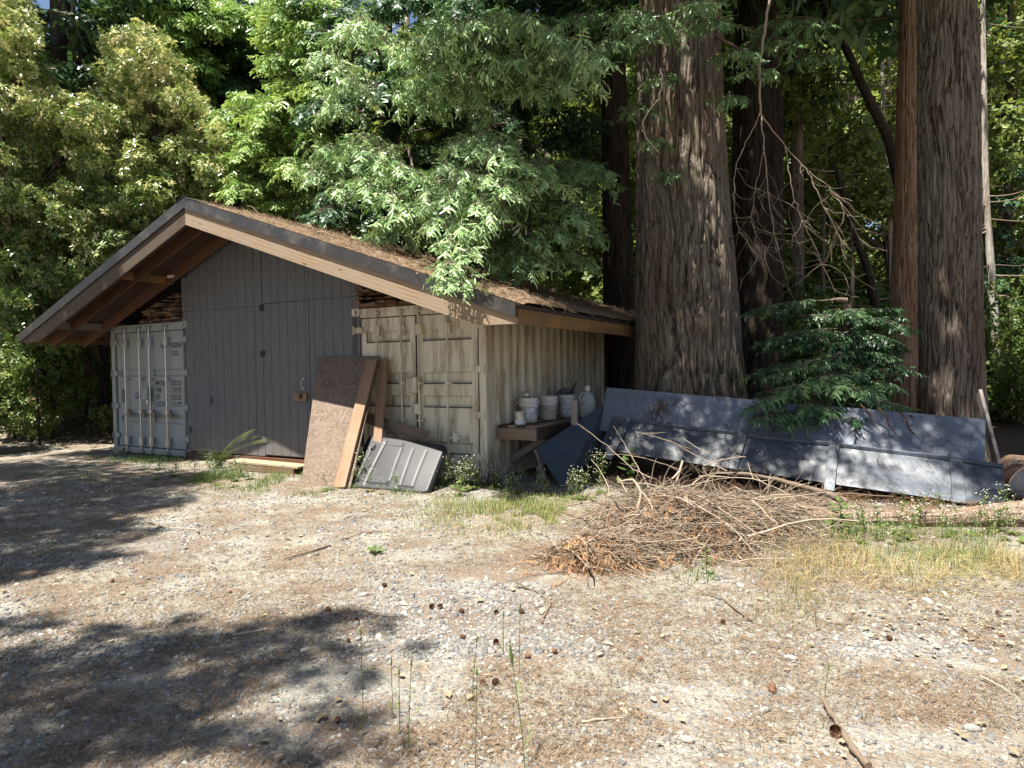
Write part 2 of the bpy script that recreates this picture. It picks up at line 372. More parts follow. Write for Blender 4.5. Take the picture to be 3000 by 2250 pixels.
rndmat('twig', [(0, (.045, .03, .022)), (.5, (.19, .145, .105)), (1, (.35, .285, .215))], .8, 0, .2)
rndmat('flower', [(0, (.55, .58, .42)), (1, (.85, .85, .78))], .6, .2)
rndmat('cone', [(0, (.07, .035, .02)), (1, (.22, .12, .07))], .75, 0, .2)
def groundmat():
    m, nt, b = new_mat('ground'); n = NT(nt); v = n.map()
    st = n.vor(v, 34); cell = n.sep(n.vor(v, 34, 'F1', 1))[0]; st2 = n.vor(v, 95); cell2 = n.sep(n.vor(v, 95, 'F1', 1))[1]
    g = n.ramp(cell, [(0, (.14, .135, .125)), (.5, (.21, .20, .18)), (1, (.29, .275, .24))])
    g2 = n.ramp(cell2, [(0, (.12, .115, .105)), (1, (.25, .235, .21))])
    c = n.mix(n.ramp(n.noise(v, 1.7, 3), [(.42, 0.), (.58, 1.)]), g, g2)
    dust = n.ramp(n.noise(n.map(loc=(3, 8, 0)), .6, 5, .6), [(.36, .1), (.58, .85)]); c = n.mix(dust, c, (.265, .25, .205))
    lit = n.noise(n.map((1., 1.3, 1), loc=(9, 1, 0)), 1.6, 7, .72)
    fine = n.noise(n.map((14, 46, 1), (0, 0, .5)), 2, 4, .7, .6)
    lm = n.math('MULTIPLY', n.ramp(lit, [(.43, 0.), (.55, 1.)]), n.ramp(fine, [(.38, .25), (.55, .95)]))
    c = n.mix(lm, c, n.ramp(fine, [(.35, (.08, .05, .032)), (.7, (.215, .148, .096))]))
    # forest floor away from the yard: brown duff
    zz = n.attr('rnd'); c = n.mix(zz, c, n.ramp(n.noise(v, 6, 7, .75), [(.3, (.05, .033, .02)), (.6, (.13, .085, .05)), (.75, (.26, .19, .12))]))
    n.link(c, b.inputs['Base Color']); b.inputs['Roughness'].default_value = .92; b.inputs['Specular IOR Level'].default_value = .15
    h = n.math('ADD', n.math('MULTIPLY', n.ramp(st, [(0, 1.), (.6, 0.)]), .6), n.math('MULTIPLY', fine, .5)); h = n.math('ADD', h, n.math('MULTIPLY', n.ramp(st2, [(0, 1.), (.6, 0.)]), .3))
    n.bump(h, b, .8, .018); M['ground'] = m
groundmat()

# ------------------------------------------------------------------ ground
def gz(x, y):
    x = np.asarray(x, float); y = np.asarray(y, float)
    z = .035*(fbm(x*.6+5, y*.6+9, 3)-.5)*2*np.clip((y)/3, 0, 1)
    d = np.sqrt((x+11.5)**2*.35+(y-20.5)**2); z = z+1.0*np.exp(-(np.maximum(0, (np.sqrt((x+12)**2*.2+(y-20)**2)-0)/2.6))**2)
    r = np.sqrt(x*x+y*y); z = z+np.clip(r-26, 0, 100)*.16+.5*fbm(x*.12, y*.12, 3)*np.clip((r-17)/10, 0, 1)
    return z
def build_ground():
    k = np.linspace(-1, 1, 341); xs = np.sign(k)*(np.abs(k)*13+np.abs(k)**7*230); ys = xs+6.0
    X, Yg = np.meshgrid(xs, ys, indexing='ij'); Z = gz(X, Yg)
    n = len(xs); V = np.stack([X, Yg, Z], -1).reshape(-1, 3)
    i, j = np.meshgrid(np.arange(n-1), np.arange(n-1), indexing='ij'); a = (i*n+j).ravel()
    Fq = np.stack([a, a+n, a+n+1, a+1], 1)
    tl = (X-A0[0])*N[0]+(Yg-A0[1])*N[1]      # behind the shed front
    duff = np.clip((tl+.2+(fbm(X, Yg)-.5)*2)/1.2, 0, 1)*np.where(X < -8.2, np.clip((Yg-15.5+fbm(X, Yg)*2)/2, 0, 1), 1)
    b = MB(); b.V.append(V); b.Q.append(duff.ravel()); b.F.append((Fq, 0, True)); b.n = len(V)
    return tag(b.build('ground', M['ground']), kind='structure')
build_ground()

# ------------------------------------------------------------------ shed (roof + wall on the two containers)
shed = empty('storage_shed', A0, -TH, label='low shed with wide gable roof and grey board wall built between two shipping containers', cat='shed')
RL, RK, RR = (-.78, 2.38), (4.27, 4.34), (10.10, 2.36)
T0, T1 = -1.30, 5.8
def ztop(u): return RL[1]+(RK[1]-RL[1])*(u-RL[0])/(RK[0]-RL[0]) if u < RK[0] else RK[1]+(RR[1]-RK[1])*(u-RK[0])/(RR[0]-RK[0])
def band(mb, d0, d1, t0, t1, zmin=None, u0=None, u1=None, mat=0):
    u0 = RL[0] if u0 is None else u0; u1 = RR[0] if u1 is None else u1
    for (a, c) in ((u0, RK[0]), (RK[0], u1)):
        us = np.linspace(a, c, 40) if zmin else [a, c]
        top = [(u, ztop(u)-d0) for u in us]; bot = [(u, max(ztop(u)-d1, zmin) if zmin else ztop(u)-d1) for u in us][::-1]
        poly = top+bot; mb.prism(poly, 1, t0, t1, mat=mat)
b = MB(); band(b, .0, .03, T0+.01, T1)
for t in np.arange(T0+.35, T1, .4): band(b, -.02, -.0005, t, t+.02)
b.build('roof_sheet', M['roof_metal'], shed)
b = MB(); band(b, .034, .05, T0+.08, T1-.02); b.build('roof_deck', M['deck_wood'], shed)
b = MB(); band(b, -.012, .15, T0-.02, T0+.005, 2.20); band(b, .0, .15, T0+.0055, T0+.012, 2.2); 
b.box((RK[0]-.09, T0-.03, RK[1]-.19), (RK[0]+.09, T1, RK[1]-.165)) if 0 else None
b.build('rake_trim', M['trim_metal'], shed)
b = MB()
for sgn in (-1, 1):
    e = RK[0]+sgn*.16; v = [(RK[0], T0-.03, RK[1]+.03), (e, T0-.03, ztop(e)+.022), (e, T1, ztop(e)+.022), (RK[0], T1, RK[1]+.03)]
    v += [(p[0], p[1], p[2]-.008) for p in v]; b.add(v, [(0, 1, 2, 3), (7, 6, 5, 4), (0, 4, 5, 1), (1, 5, 6, 2), (2, 6, 7, 3)])
b.build('ridge_cap', M['trim_metal'], shed)
# wooden barge boards (one per slope) along the slope, own local frames for the grain
for (pa, pb, zm) in ((RL, RK, 2.235), (RR, RK, 2.135)):
    a = np.array([pa[0], T0+.03, pa[1]]); c = np.array([pb[0], T0+.03, pb[1]]); L = np.linalg.norm(c-a); Mx = frame_from(c-a, (0, 1, 0)); Mi = Mx.T
    us = np.linspace(pa[0], pb[0], 30); poly = [(u, ztop(u)-.15) for u in us]+[(u, max(ztop(u)-.405, zm)) for u in us[::-1]]
    q = [(Mi@(np.array([u, T0+.03, z])-a)) for u, z in poly]
    b = MB(); v = [(p[0], p[1], -.02) for p in q]+[(p[0], p[1], .02) for p in q]; n_ = len(q)
    b.add(v, [tuple(range(n_)), tuple(range(n_, 2*n_))[::-1]]+[(i, n_+i, n_+(i+1) % n_, (i+1) % n_) for i in range(n_)])
    place(b.build('barge_board', M['barge_wood' if pa is RR else 'barge_shaded'], shed), a, Mx)
board('eave_fascia', (RR[0]-.02, T0+.055, 2.225), (RR[0]-.02, T1, 2.225), .04, .175, M['eave_wood'], parent=shed)
board('eave_fascia', (RL[0]+.02, T0+.055, 2.30), (RL[0]+.02, T1, 2.30), .04, .12, M['eave_wood'], parent=shed)
for k, t in enumerate((-.75, -.15, .6, 1.2, 1.8, 2.4)):
    for (pa, pb) in ((RL, RK), (RR, RK)):
        s0 = .05; a = np.array([pa[0]+(pb[0]-pa[0])*.012, t, 0]); c = np.array([pb[0], t, 0]); a[2] = ztop(a[0])-.15; c[2] = ztop(c[0])-.15
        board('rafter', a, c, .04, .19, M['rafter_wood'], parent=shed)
for (u, z, t0, t1) in ((2.05, 3.36, T0+.05, 0.), (-.02, 2.56, T0+.05, -.02)):
    board('purlin', (u, t0, z), (u, t1, z), .045, .14, M['eave_wood'] if u > 1 else M['grey_wood'], parent=shed)
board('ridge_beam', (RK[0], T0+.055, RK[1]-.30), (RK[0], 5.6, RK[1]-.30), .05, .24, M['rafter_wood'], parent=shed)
# grey grooved board wall
WU0, WU1, WZ0 = 2.30, 6.63, .15
wall_us = [WU0]; u = WU0+.12
while u < WU1-.05: wall_us.append(u); u += .2032
wall_us.append(WU1)
b = MB(); zlow = WZ0
def wpan(mb, a, c, z0, z1a, z1c, y=0.):
    v = [(a, y, z0), (c, y, z0), (c, y, z1c), (a, y, z1a), (a, y+.03, z0), (c, y+.03, z0), (c, y+.03, z1c), (a, y+.03, z1a)]
    mb.add(v, [(0, 1, 2, 3), (7, 6, 5, 4), (0, 4, 5, 1), (2, 6, 7, 3), (0, 3, 7, 4), (1, 5, 6, 2)])
DU0, DU1, DZ1 = 4.45, 5.55, 2.79
door_b = MB()
for i in range(len(wall_us)-1):
    a, c = wall_us[i]+.004, wall_us[i+1]-.004
    def zt(u): return ztop(u)-.056
    segs = [(a, c)]
    for cut in (DU0, DU1, RK[0]):
        segs = [q for s_ in segs for q in ([(s_[0], cut-.003), (cut+.003, s_[1])] if s_[0]+.01 < cut < s_[1]-.01 else [s_])]
    for (p, q) in segs:
        mid = (p+q)/2
        if DU0 < mid < DU1:
            p += .007*(abs(p-DU0) < .02); q -= .007*(abs(q-DU1) < .02); wpan(door_b, p, q, WZ0+.03, DZ1-.012, DZ1-.012, -.004); wpan(b, p, q, DZ1+.004, zt(p), zt(q))
        else:
            jz = 2.76 if mid < 4.4 else DZ1
            wpan(b, p, q, zlow, jz-.003, jz-.003); wpan(b, p, q, jz+.003, zt(p), zt(q), -.006)
poly = [(WU0, WZ0+.01), (WU1, WZ0+.01), (WU1, ztop(WU1)-.06), (RK[0], RK[1]-.06), (WU0, ztop(WU0)-.06)]
b.prism(poly, 1, .031, .06)
b.build('wall', M['siding'], shed)
door = door_b.build('door', M['siding'], shed)
for z in (2.72, 1.93, .44):
    h_ = MB(); h_.box((-.055, -.012, -.05), (-.004, -.002, .05)); h_.box((.004, -.012, -.05), (.055, -.002, .05)); h_.tube([(0, -.012, -.055), (0, -.012, .055)], .009, 8)
    for q in (-.03, 0, .03): h_.lathe([(.0, -.004), (.006, -.004), (.006, 0)], (0, 0, 0), 6)
    o = h_.build('hinge', M['galv'] if z < 1 else M['black_iron'], door); o.location = (DU0, -.006, z)
h_ = MB(); h_.tube([(0, 0, 0), (0, -.04, .01), (0, -.045, .08), (0, -.04, .15), (0, 0, .16)], .008, 8); h_.box((-.015, -.004, -.02), (.015, .0, .02)); h_.box((-.015, -.004, .14), (.015, 0, .18))
o = h_.build('handle', M['galv'], door); o.location = (5.40, -.006, 1.33)
lt = board('latch_board', (5.20, -.03, 1.19), (5.50, -.03, 1.19), .045, .13, M['plank_wood'], parent=shed)
b = MB(); b.box((5.36, -.075, 1.165), (5.40, -.053, 1.215)); b.box((5.33, -.085, 1.22), (5.43, -.054, 1.235)); b.build('latch', M['black_iron'], shed)
for (u, z, s_) in ((3.07, 1.11, 1.), (2.47, .55, .8)):
    b = MB(); b.box((u-.05*s_, -.05, z-.06*s_), (u+.02*s_, -.001, z+.06*s_), bev=.006); b.box((u-.09*s_, -.02, z+.02), (u-.051*s_, -.002, z+.05)); b.tube([(u-.03, -.03, z-.06*s_), (u-.03, -.03, z-.12*s_)], .008, 8)
    b.build('outlet_box', M['siding'], shed)
board('sill_beam', (WU0, .03, .06), (WU1, .03, .06), .09, .14, M['rafter_wood'], parent=shed)
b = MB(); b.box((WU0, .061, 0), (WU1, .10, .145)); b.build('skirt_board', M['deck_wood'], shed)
b = MB(); poly = [(0, 0), (8.9, 0), (8.9, ztop(8.9)-.06), (RK[0], RK[1]-.06), (0, ztop(0)-.06)]; b.prism(poly, 1, 5.0, 5.05); b.build('added_rear_wall', M['deck_wood'], shed)  # unseen wall added to keep the space behind the boards dark
# ---- flood light under the eave
fl = empty('flood_light', S(2.40, -.10, 3.43), -TH, label='small white security flood light at the upper left corner of the grey wall', cat='light')
b = MB(); b.lathe([(0, 0), (.055, 0), (.06, .012), (.05, .05), (0, .052)], (0, 0, 0), 20); o = b.build('mount', M['black_iron'], fl); o.rotation_euler = (math.pi/2, 0, 0); o.location = (.03, .10, .02)
b = MB(); b.tube([(.03, .05, .02), (-.02, 0, 0.), (-.06, -.01, 0)], .012, 8); b.build('arm', M['black_iron'], fl)
b = MB(); b.box((-.26, -.09, -.03), (-.06, .05, .015), bev=.012); b.build('lamp_head', M['white_plastic'], fl)
b = MB(); b.box((-.245, -.08, -.036), (-.075, .04, -.031)); b.build('lens', M['lens_glass'], fl)

# ------------------------------------------------------------------ shipping containers
def make_container(u0, label, paint, bands, barmat, L, light):
    c = empty('shipping_container', S(u0, 0, 0), -TH, label=label, cat='container', group='shipping containers under the roof')
    CW, CH = 2.438, 2.591; m = M[paint]
    b = MB()
    for x in (0, CW-.115): b.box((x, .0, .11), (x+.115, .13, CH-.12), bev=.008)
    b.box((.115, .004, CH-.15), (CW-.115, .12, CH-.004), bev=.006); b.box((.115, .004, .02), (CW-.115, .12, .135), bev=.006)
    b.build('door_frame', m, c)
    for x in (0, CW-.165):
        for z in (0, CH-.118):
            q = MB(); x1, z1 = x+.165, z+.118; cx, cz = (x+x1)/2, (z+z1)/2; n_ = 16
            out = []; inn = []
            for k in range(n_):
                a = 2*math.pi*k/n_; ca, sa = math.cos(a), math.sin(a); sc_ = 1/max(abs(ca)/.0825, abs(sa)/.059); out.append((cx+ca*sc_, cz+sa*sc_)); inn.append((cx+.022*ca, cz+.034*sa))
            v = [(p[0], -.012, p[1]) for p in out]+[(p[0], -.012, p[1]) for p in inn]+[(p[0], .04, p[1]) for p in inn]+[(p[0], .0, p[1]) for p in out]
            q.add(v, [(k, (k+1) % n_, n_+(k+1) % n_, n_+k) for k in range(n_)]+[(n_+k, n_+(k+1) % n_, 2*n_+(k+1) % n_, 2*n_+k) for k in range(n_)]+[(3*n_+k, 3*n_+(k+1) % n_, (k+1) % n_, k) for k in range(n_)])
            q.add([v[2*n_+k] for k in range(n_)], [tuple(range(n_))], mat=1)
            q.build('corner_casting', [m, M['black_rubber']], c)
    bars = (.50, .97, 1.29, 1.80)
    for s_ in (0, 1):
        x0, x1 = (.15, 1.195) if s_ == 0 else (1.235, 2.288); z0, z1 = .155, 2.425; y = .035
        q = MB(); q.box((x0, y, z0), (x0+.10, y+.045, z1)); q.box((x1-.10, y, z0), (x1, y+.045, z1))
        prof = [(z0, y+.004)]
        for (zc, hh, dep) in sorted(bands):
            prof += [(zc-hh/2-.03, y+.004), (zc-hh/2, y+dep), (zc+hh/2, y+dep), (zc+hh/2+.03, y+.004)]
        prof += [(z1, y+.004)]
        v = []; f = []
        for (z, yy) in prof: v += [(x0+.1, yy, z), (x1-.1, yy, z)]
        for k in range(len(prof)-1): f.append((2*k, 2*k+1, 2*k+3, 2*k+2))
        q.add(v, f); q.box((x0+.1, y+.055, z0), (x1-.1, y+.06, z1))
        if light:
            for (zc, hh, dep) in bands: q.box((x0+.101, y-.004, zc-hh/2-.042), (x1-.101, y+.0035, zc-hh/2-.026), mat=1)  # black strips below the ledges: grime lines and painted shadow together
        d = q.build('door_leaf', [m, M['black_rubber']], c)
        g = MB(); g.box((x0-.03, y+.012, z0), (x0-.001, y+.03, z1)); g.box((x1+.001, y+.012, z0), (x1+.018, y+.03, z1)); g.box((x0-.03, y+.012, z1+.001), (x1+.018, y+.03, z1+.016)); g.box((x0-.03, y+.012, z0-.018), (x1+.018, y+.03, z0-.001)); g.build('door_seal', M['black_rubber'], d)
        for zh in (.36, .96, 1.62, 2.25):
            g = MB(); hx = 0.03 if s_ == 0 else CW-.03
            ex = x0+.05 if s_ == 0 else x1-.05; a_, b_ = min(hx, ex), max(hx, ex); g.box((a_, -.004, zh-.05), (b_, y-.001, zh+.05), bev=.008); g.tube([(hx, -.014, zh-.07), (hx, -.014, zh+.07)], .014, 10); g.build('hinge', m, d)
        for bx in bars[2*s_:2*s_+2]:
            g = MB(); g.tube([(bx, -.022, .10), (bx, -.022, 2.50)], .0165, 12); bar = g.build('lock_rod', barmat, d)
            for zz in (.06, 2.50):
                g = MB(); g.box((bx-.05, -.045, zz-.02), (bx+.05, .0025, zz+.02), bev=.006); g.box((bx-.02, -.06, zz-.035), (bx+.02, -.046, zz+.035)); g.build('cam_lock', barmat, bar)
            for zz, hh in ((2.22, .16), (.27, .16), (1.42 if light else .86, .05), (.86 if light else 1.5, .03)):
                g = MB(); g.box((bx-.028, -.047, zz-hh/2), (bx+.028, -.0385, zz+hh/2)); g.box((bx+.02, -.0385, zz-hh/2), (bx+.06, y+.003, zz+hh/2), bev=.004)
                for q_ in (-.3, .3): g.lathe([(.008, 0), (.0, .006)], (bx+.045, -.04, zz+q_*hh), 8)
                g.build('rod_bracket', barmat, bar)
            zz = .80 if not light else .62
            g = MB(); g.box((bx+.015, -.034, zz-.018), (bx+.30, -.020, zz+.018), bev=.005); g.tube([(bx+.13, -.02, zz), (bx+.13, .03, zz)], .02, 8); g.box((bx+.09, -.05, zz-.06), (bx+.17, -.036, zz+.06), bev=.005); g.box((bx+.095, -.048, zz+.06), (bx+.115, -.03, zz+.11)); g.build('rod_handle', barmat if light else M['plate_grey'], bar)
    # lock box and latch block at the meeting of the two leaves
    g = MB(); zb = 1.40 if light else 1.22
    g.box((1.08, -.075, zb-.13), (1.27, .03, zb+.11), bev=.012); 
    g.build('lock_box', m, c); g = MB()
    if light: g.box((1.17, -.04, zb-.45), (1.31, .03, zb-.29), bev=.01)
    else: g.box((1.20, -.05, zb-.21), (1.25, -.02, zb-.12), bev=.005)
    g.build('hasp' if light else 'padlock', m if light else M['galv'], c)
    # corrugated long sides, roof, floor, back
    for sx in (0, 1):
        x = CW-.001 if sx else .001; sg = -1 if sx else 1
        q = MB(); t = .13; pr = [(t, 0)]
        while t < L-.3: pr += [(t+.07, 0), (t+.138, .036), (t+.208, .036), (t+.276, 0)]; t += .276
        pr += [(L, 0)]; v = []; f = []
        for (tt, dd) in pr: v += [(x+sg*(dd+.012), tt, .14), (x+sg*(dd+.012), tt, CH-.08)]
        for k in range(len(pr)-1): f.append((2*k, 2*k+2, 2*k+3, 2*k+1) if sx else (2*k, 2*k+1, 2*k+3, 2*k+2))
        q.add(v, f); x_ = (CW-.06, CW) if sx else (0, .06)
        q.box((x_[0], .131, CH-.10), (x_[1], L, CH-.03)); q.box((x_[0], .131, .0), (x_[1], L, .142)); q.build('side_wall', m, c)
    q = MB(); q.box((.01, .12, CH-.03), (CW-.01, L, CH-.012)); q.box((.03, L-.02, .0), (CW-.03, L, CH-.04)); q.box((.07, .15, .12), (CW-.07, L-.03, .14)); q.build('roof_panel', m, c)
    return c
cl = make_container(0., 'grey shipping container at the far left with black lettering and bright steel lock rods', 'cont_grey', [(1.62, .09, .03), (.70, .09, .03)], M['galv'], 5.2, False)
cr = make_container(6.482, 'beige rust stained shipping container at the right, behind the leaning boards and shelf', 'cont_beige', [(2.14, .11, .045), (1.50, .11, .045), (1.15, .11, .045), (.47, .10, .045)], M['cont_beige'], 4.85, True)
def text(s_, x, z, h, wd, parent, mat, y=.033, align='LEFT'):
    cu = bpy.data.curves.new('t', 'FONT'); cu.body = s_; cu.size = 1; cu.extrude = .0; cu.resolution_u = 3; cu.offset = .004
    o = bpy.data.objects.new('t', cu); scene.collection.objects.link(o); bpy.context.view_layer.update()
    me = bpy.data.meshes.new_from_object(o.evaluated_get(bpy.context.evaluated_depsgraph_get())); bpy.data.objects.remove(o)
    v = np.zeros(len(me.vertices)*3); me.vertices.foreach_get('co', v); v = v.reshape(-1, 3)
    mn = v.min(0); mx = v.max(0); v = (v-mn)/(np.maximum(mx-mn, 1e-6))
    b = MB(); vv = np.stack([x+v[:, 0]*wd, np.full(len(v), y), z+v[:, 1]*h], 1)
    b.add(vv, [tuple(p.vertices) for p in me.polygons]); return b.build('lettering', mat, parent)
tb = M['text_black']
lt_ = lambda s_, x, z, h, wd: text(s_, x, z, h, wd, cl, tb)
lt_('HES', 1.585, 2.10, .10, .17); lt_('U', 1.765, 2.10, .10, .05) if 0 else None
lt_('202054', 1.885, 2.10, .10, .31); lt_('22G1', 1.90, 1.945, .10, .20); lt_('7', 2.205, 2.10, .10, .04)
for i, (a_, l1, l2) in enumerate((('MAX.GR.', '30.480 KGS', '67.200 LBS'), ('TARE', '2.230 KGS', '4.915 LBS'), ('NET', '28.250 KGS', '62.285 LBS'), ('CU.CAP.', '33.2 CBM', '1.173 CFT'))):
    z = 1.375-i*.137; lt_(a_, 1.40, z, .10, (.27, .17, .12, .27)[i]); x0 = 1.86 if i in (0, 2) else 1.90
    lt_(l1, x0, z+.055, .045, .30 if i in (0, 2) else .26); lt_(l2, x0, z-.002, .045, .30 if i in (0, 2) else .26)
b = MB(); b.box((.28, .028, 1.03), (.42, .032, 1.30), bev=.002); b.build('data_plate', M['plate_grey'], cl)
b = MB(); q_ = [(.77+.055*math.cos(a), 1.17+.065*math.sin(a)) for a in np.linspace(0, 2*math.pi, 24, endpoint=False)]; b.prism(q_, 1, .031, .035)
st = b.build('round_sticker', M['sticker_blue'], cl)
b = MB(); b.box((.745, .028, 1.165), (.795, .0305, 1.18)); b.box((.75, .028, 1.19), (.785, .0305, 1.20)); b.build('sticker_print', M['white_plastic'], st)
b = MB(); b.box((.30, -.001, .03), (.42, .0035, .10)); b.build('fork_pocket', M['black_rubber'], cl)

# ------------------------------------------------------------------ boards stored on top of the containers
def lumber(u0, u1, side, label, grp):
    z = 2.60; r = random.Random(5 if side else 9)
    while True:
        th_ = r.choice((.03, .035, .04)); u = u0+r.uniform(-.04, .1); hi = True; any_ = False
        while u < u1:
            wd = r.uniform(.10, .22); mid = u+wd/2
            lim = min(ztop(u), ztop(u+wd))-.30
            if z+th_ < lim and u+wd < u1+.03:
                t0 = r.uniform(-.14, .12) if side == 0 else r.uniform(-.28, .05); any_ = True
                o = board('lumber_board', S(mid, t0, z+th_/2), S(mid+r.uniform(-.03, .03), t0+r.uniform(2.2, 3.4), z+th_/2), wd-.008, th_, M['lumber_wood' if r.random() < .75 else 'rafter_wood'])
                tag(o, label, 'board', grp)
            u += wd+r.choice((.0, .01, .03))
        z += th_+r.choice((.002, .004, .03))
        if not any_ or z > 3.6: break
lumber(1.05, 2.26, 0, 'rough sawn board stacked on top of the grey container, left of the grey wall', 'boards stacked on the grey container')
lumber(6.66, 8.3, 1, 'rough sawn reddish board stacked on top of the beige container', 'boards stacked on the beige container')

# ------------------------------------------------------------------ things leaning and standing in front
stp = empty('wooden_step', S(4.30, -.50, 0), -TH, label='low plank step on the ground in front of the grey wall door', cat='step')
board('tread', (-.05, .0, .135), (1.62, -.02, .125), .29, .035, M['step_wood'], parent=stp)
board('riser', (0, -.12, .055), (1.52, -.14, .055), .11, .04, M['lumber_wood'], zh=(0, 1, 0), parent=stp)
board('riser', (0, .13, .055), (1.52, .13, .055), .11, .04, M['lumber_wood'], zh=(0, 1, 0), parent=stp)

def slab4(name, c4, th, mat, parent=None, loc=None):
    """thin rigid sheet through 4 world corners (BL, BR, TR, TL), thickness away from the viewer side; mesh kept in its own frame"""
    c4 = [np.asarray(p, float) for p in c4]; o = c4[0]; x = vn(c4[1]-o); nrm = vn(np.cross(c4[1]-o, c4[3]-o)); y = np.cross(nrm, x); Mx = np.stack([x, y, nrm], 1)
    q = [Mx.T@(p-o) for p in c4]; b = MB(); v = [(p[0], p[1], p[2]) for p in q]+[(p[0], p[1], p[2]-th) for p in q]
    b.add(v, [(0, 1, 2, 3), (7, 6, 5, 4), (0, 4, 5, 1), (1, 5, 6, 2), (2, 6, 7, 3), (3, 7, 4, 0)])
    return place(b.build(name, mat, None), o, Mx)
TL, TR_ = W(933, 1046, .06), W(1112, 1042, .06); BL = G(882, 1420); BR = BL+(TR_-TL)*.72
TL = BL+(TL-BL)
osb_ = tag(slab4('strand_board', (BL, BR, TR_, TL), .018, M['osb']), 'tall sheet of brown strand board leaning on the wall, beside two planks', 'board')
for (a, c, w_, k) in (((1000, 1432), (1092, 1058), .20, 0), ((1056, 1330), (1125, 1052), .15, 1)):
    zl = vn(-N*.866+np.array([0, 0, .5]))
    p0 = G(*a) if k == 0 else S(7.55, -.80, .02); p1 = W(c[0], c[1], .16 if k == 0 else .03)
    if k == 0: p0 = p0+zl*.035; p1 = p1+zl*.02
    tag(board('plank', p0, p1, w_, .04, M['plank_wood'], zh=zl), 'long reddish plank leaning in front of the strand board' if k == 0 else 'darker plank leaning just behind the front plank, on its right side', 'plank', 'planks leaning by the strand board')
tag(board('plank', W(1066, 1222, .30), W(1252, 1278, .22), .16, .02, M['osb'], zh=-N+np.array([0, 0, .3])), 'narrow tilted strand board strip behind the black plastic lid', 'board', 'short boards behind the lid')
tag(board('plank', W(1080, 1214, .10), W(1160, 1248, .10), .05, .04, M['plank_wood'], zh=-N), 'short stub of plank above the tilted strip behind the lid', 'board', 'short boards behind the lid')
# black moulded plastic lid
def lid():
    c = [G(1010, 1430), G(1252, 1448), W(1310, 1300, .42), W(1078, 1270, .50)]
    o = c[0]; x = vn(c[1]-c[0]); nrm = vn(np.cross(c[1]-c[0], c[3]-c[0])); y = np.cross(nrm, x); Mx = np.stack([x, y, nrm], 1)
    q = [Mx.T@(p-o) for p in c]; n1, n2 = 97, 61; uu, vv = np.meshgrid(np.linspace(0, 1, n1), np.linspace(0, 1, n2), indexing='ij')
    # rounded corners: pull the rim in near the four corners
    rx, ry = .075, .11
    du = np.minimum(uu, 1-uu); dv = np.minimum(vv, 1-vv); au = np.clip(1-du/rx, 0, 1); av = np.clip(1-dv/ry, 0, 1)
    m_ = np.maximum(au, av); r_ = np.sqrt(au**2+av**2); k = np.where(r_ > 1e-6, m_/np.maximum(r_, 1e-6), 1.)
    su = np.where(uu < .5, 1, -1); sv = np.where(vv < .5, 1, -1); u2 = np.where(au > 0, .5-su*(.5-rx)-su*rx*au*k, uu); v2 = np.where(av > 0, .5-sv*(.5-ry)-sv*ry*av*k, vv)
    P = sum(w_[..., None]*p for w_, p in zip(((1-u2)*(1-v2), u2*(1-v2), u2*v2, (1-u2)*v2), q))
    e = np.minimum(np.minimum(uu, 1-uu)*1.3, np.minimum(vv, 1-vv)*.8); rim = np.clip(e/.035, 0, 1)
    h = -.045*(1-rim)**2
    def groove(x0, y0, x1, y1, w_, dpt):
        px_, py_ = uu*1.28, vv*.8; ax, ay, bx, by = x0*1.28, y0*.8, x1*1.28, y1*.8; t = np.clip(((px_-ax)*(bx-ax)+(py_-ay)*(by-ay))/((bx-ax)**2+(by-ay)**2), 0, 1)
        d = np.hypot(px_-ax-t*(bx-ax), py_-ay-t*(by-ay)); return dpt*np.exp(-(d/w_)**4)
    for (x0, x1) in ((.10, .14), (.52, .50), (.66, .64), (.80, .80)): h = h-groove(x0, .12, x1, .80, .016, .0035)
    h = h-groove(.27, .86, .48, .86, .03, .006)-groove(.27, .86, .23, .12, .018, .006)-groove(.23, .10, .50, .10, .015, .012)-groove(.62, .09, .80, .09, .015, .012)
    h = h+.018*np.sin(uu*3.1)*np.sin(vv*3.1)-groove(.14, .74, .141, .742, .03, .03)
    P = P+h[..., None]*np.array([0, 0, 1.]); bt = P-np.array([0, 0, .022]); b = MB(); v = np.concatenate([P.reshape(-1, 3), bt.reshape(-1, 3)]); nn = n1*n2
    i, j = np.meshgrid(np.arange(n1-1), np.arange(n2-1), indexing='ij'); a = (i*n2+j).ravel(); f = np.stack([a, a+n2, a+n2+1, a+1], 1)
    b.V.append(v); b.Q.append(np.zeros(len(v))); b.n = len(v); b.F.append((f, 0, True)); b.F.append((f[:, ::-1]+nn, 0, True))
    ring = [i*n2 for i in range(n1)]+[(n1-1)*n2+j for j in range(1, n2)]+[i*n2+n2-1 for i in range(n1-2, -1, -1)]+[j for j in range(n2-2, 0, -1)]
    b.F.append((np.array([(ring[k], ring[k]+nn, ring[(k+1) % len(ring)]+nn, ring[(k+1) % len(ring)]) for k in range(len(ring))]), 0, True))
    ob = place(b.build('bed_cover', M['lid_plastic']), o, Mx)
    for (fu, fv) in ((.14, .74), (.50, .16)):
        p = sum(w_*q_ for w_, q_ in zip(((1-fu)*(1-fv), fu*(1-fv), fu*fv, (1-fu)*fv), q)); g = MB(); g.lathe([(0, .0), (.022, .0), (.026, -.012)], (p[0], p[1], .012), 14); g.build('latch_hole', M['black_rubber'], ob)
    tag(ob, 'black moulded plastic truck bed lid with ribs, lying tilted against the beige container doors', 'plastic lid')
lid()
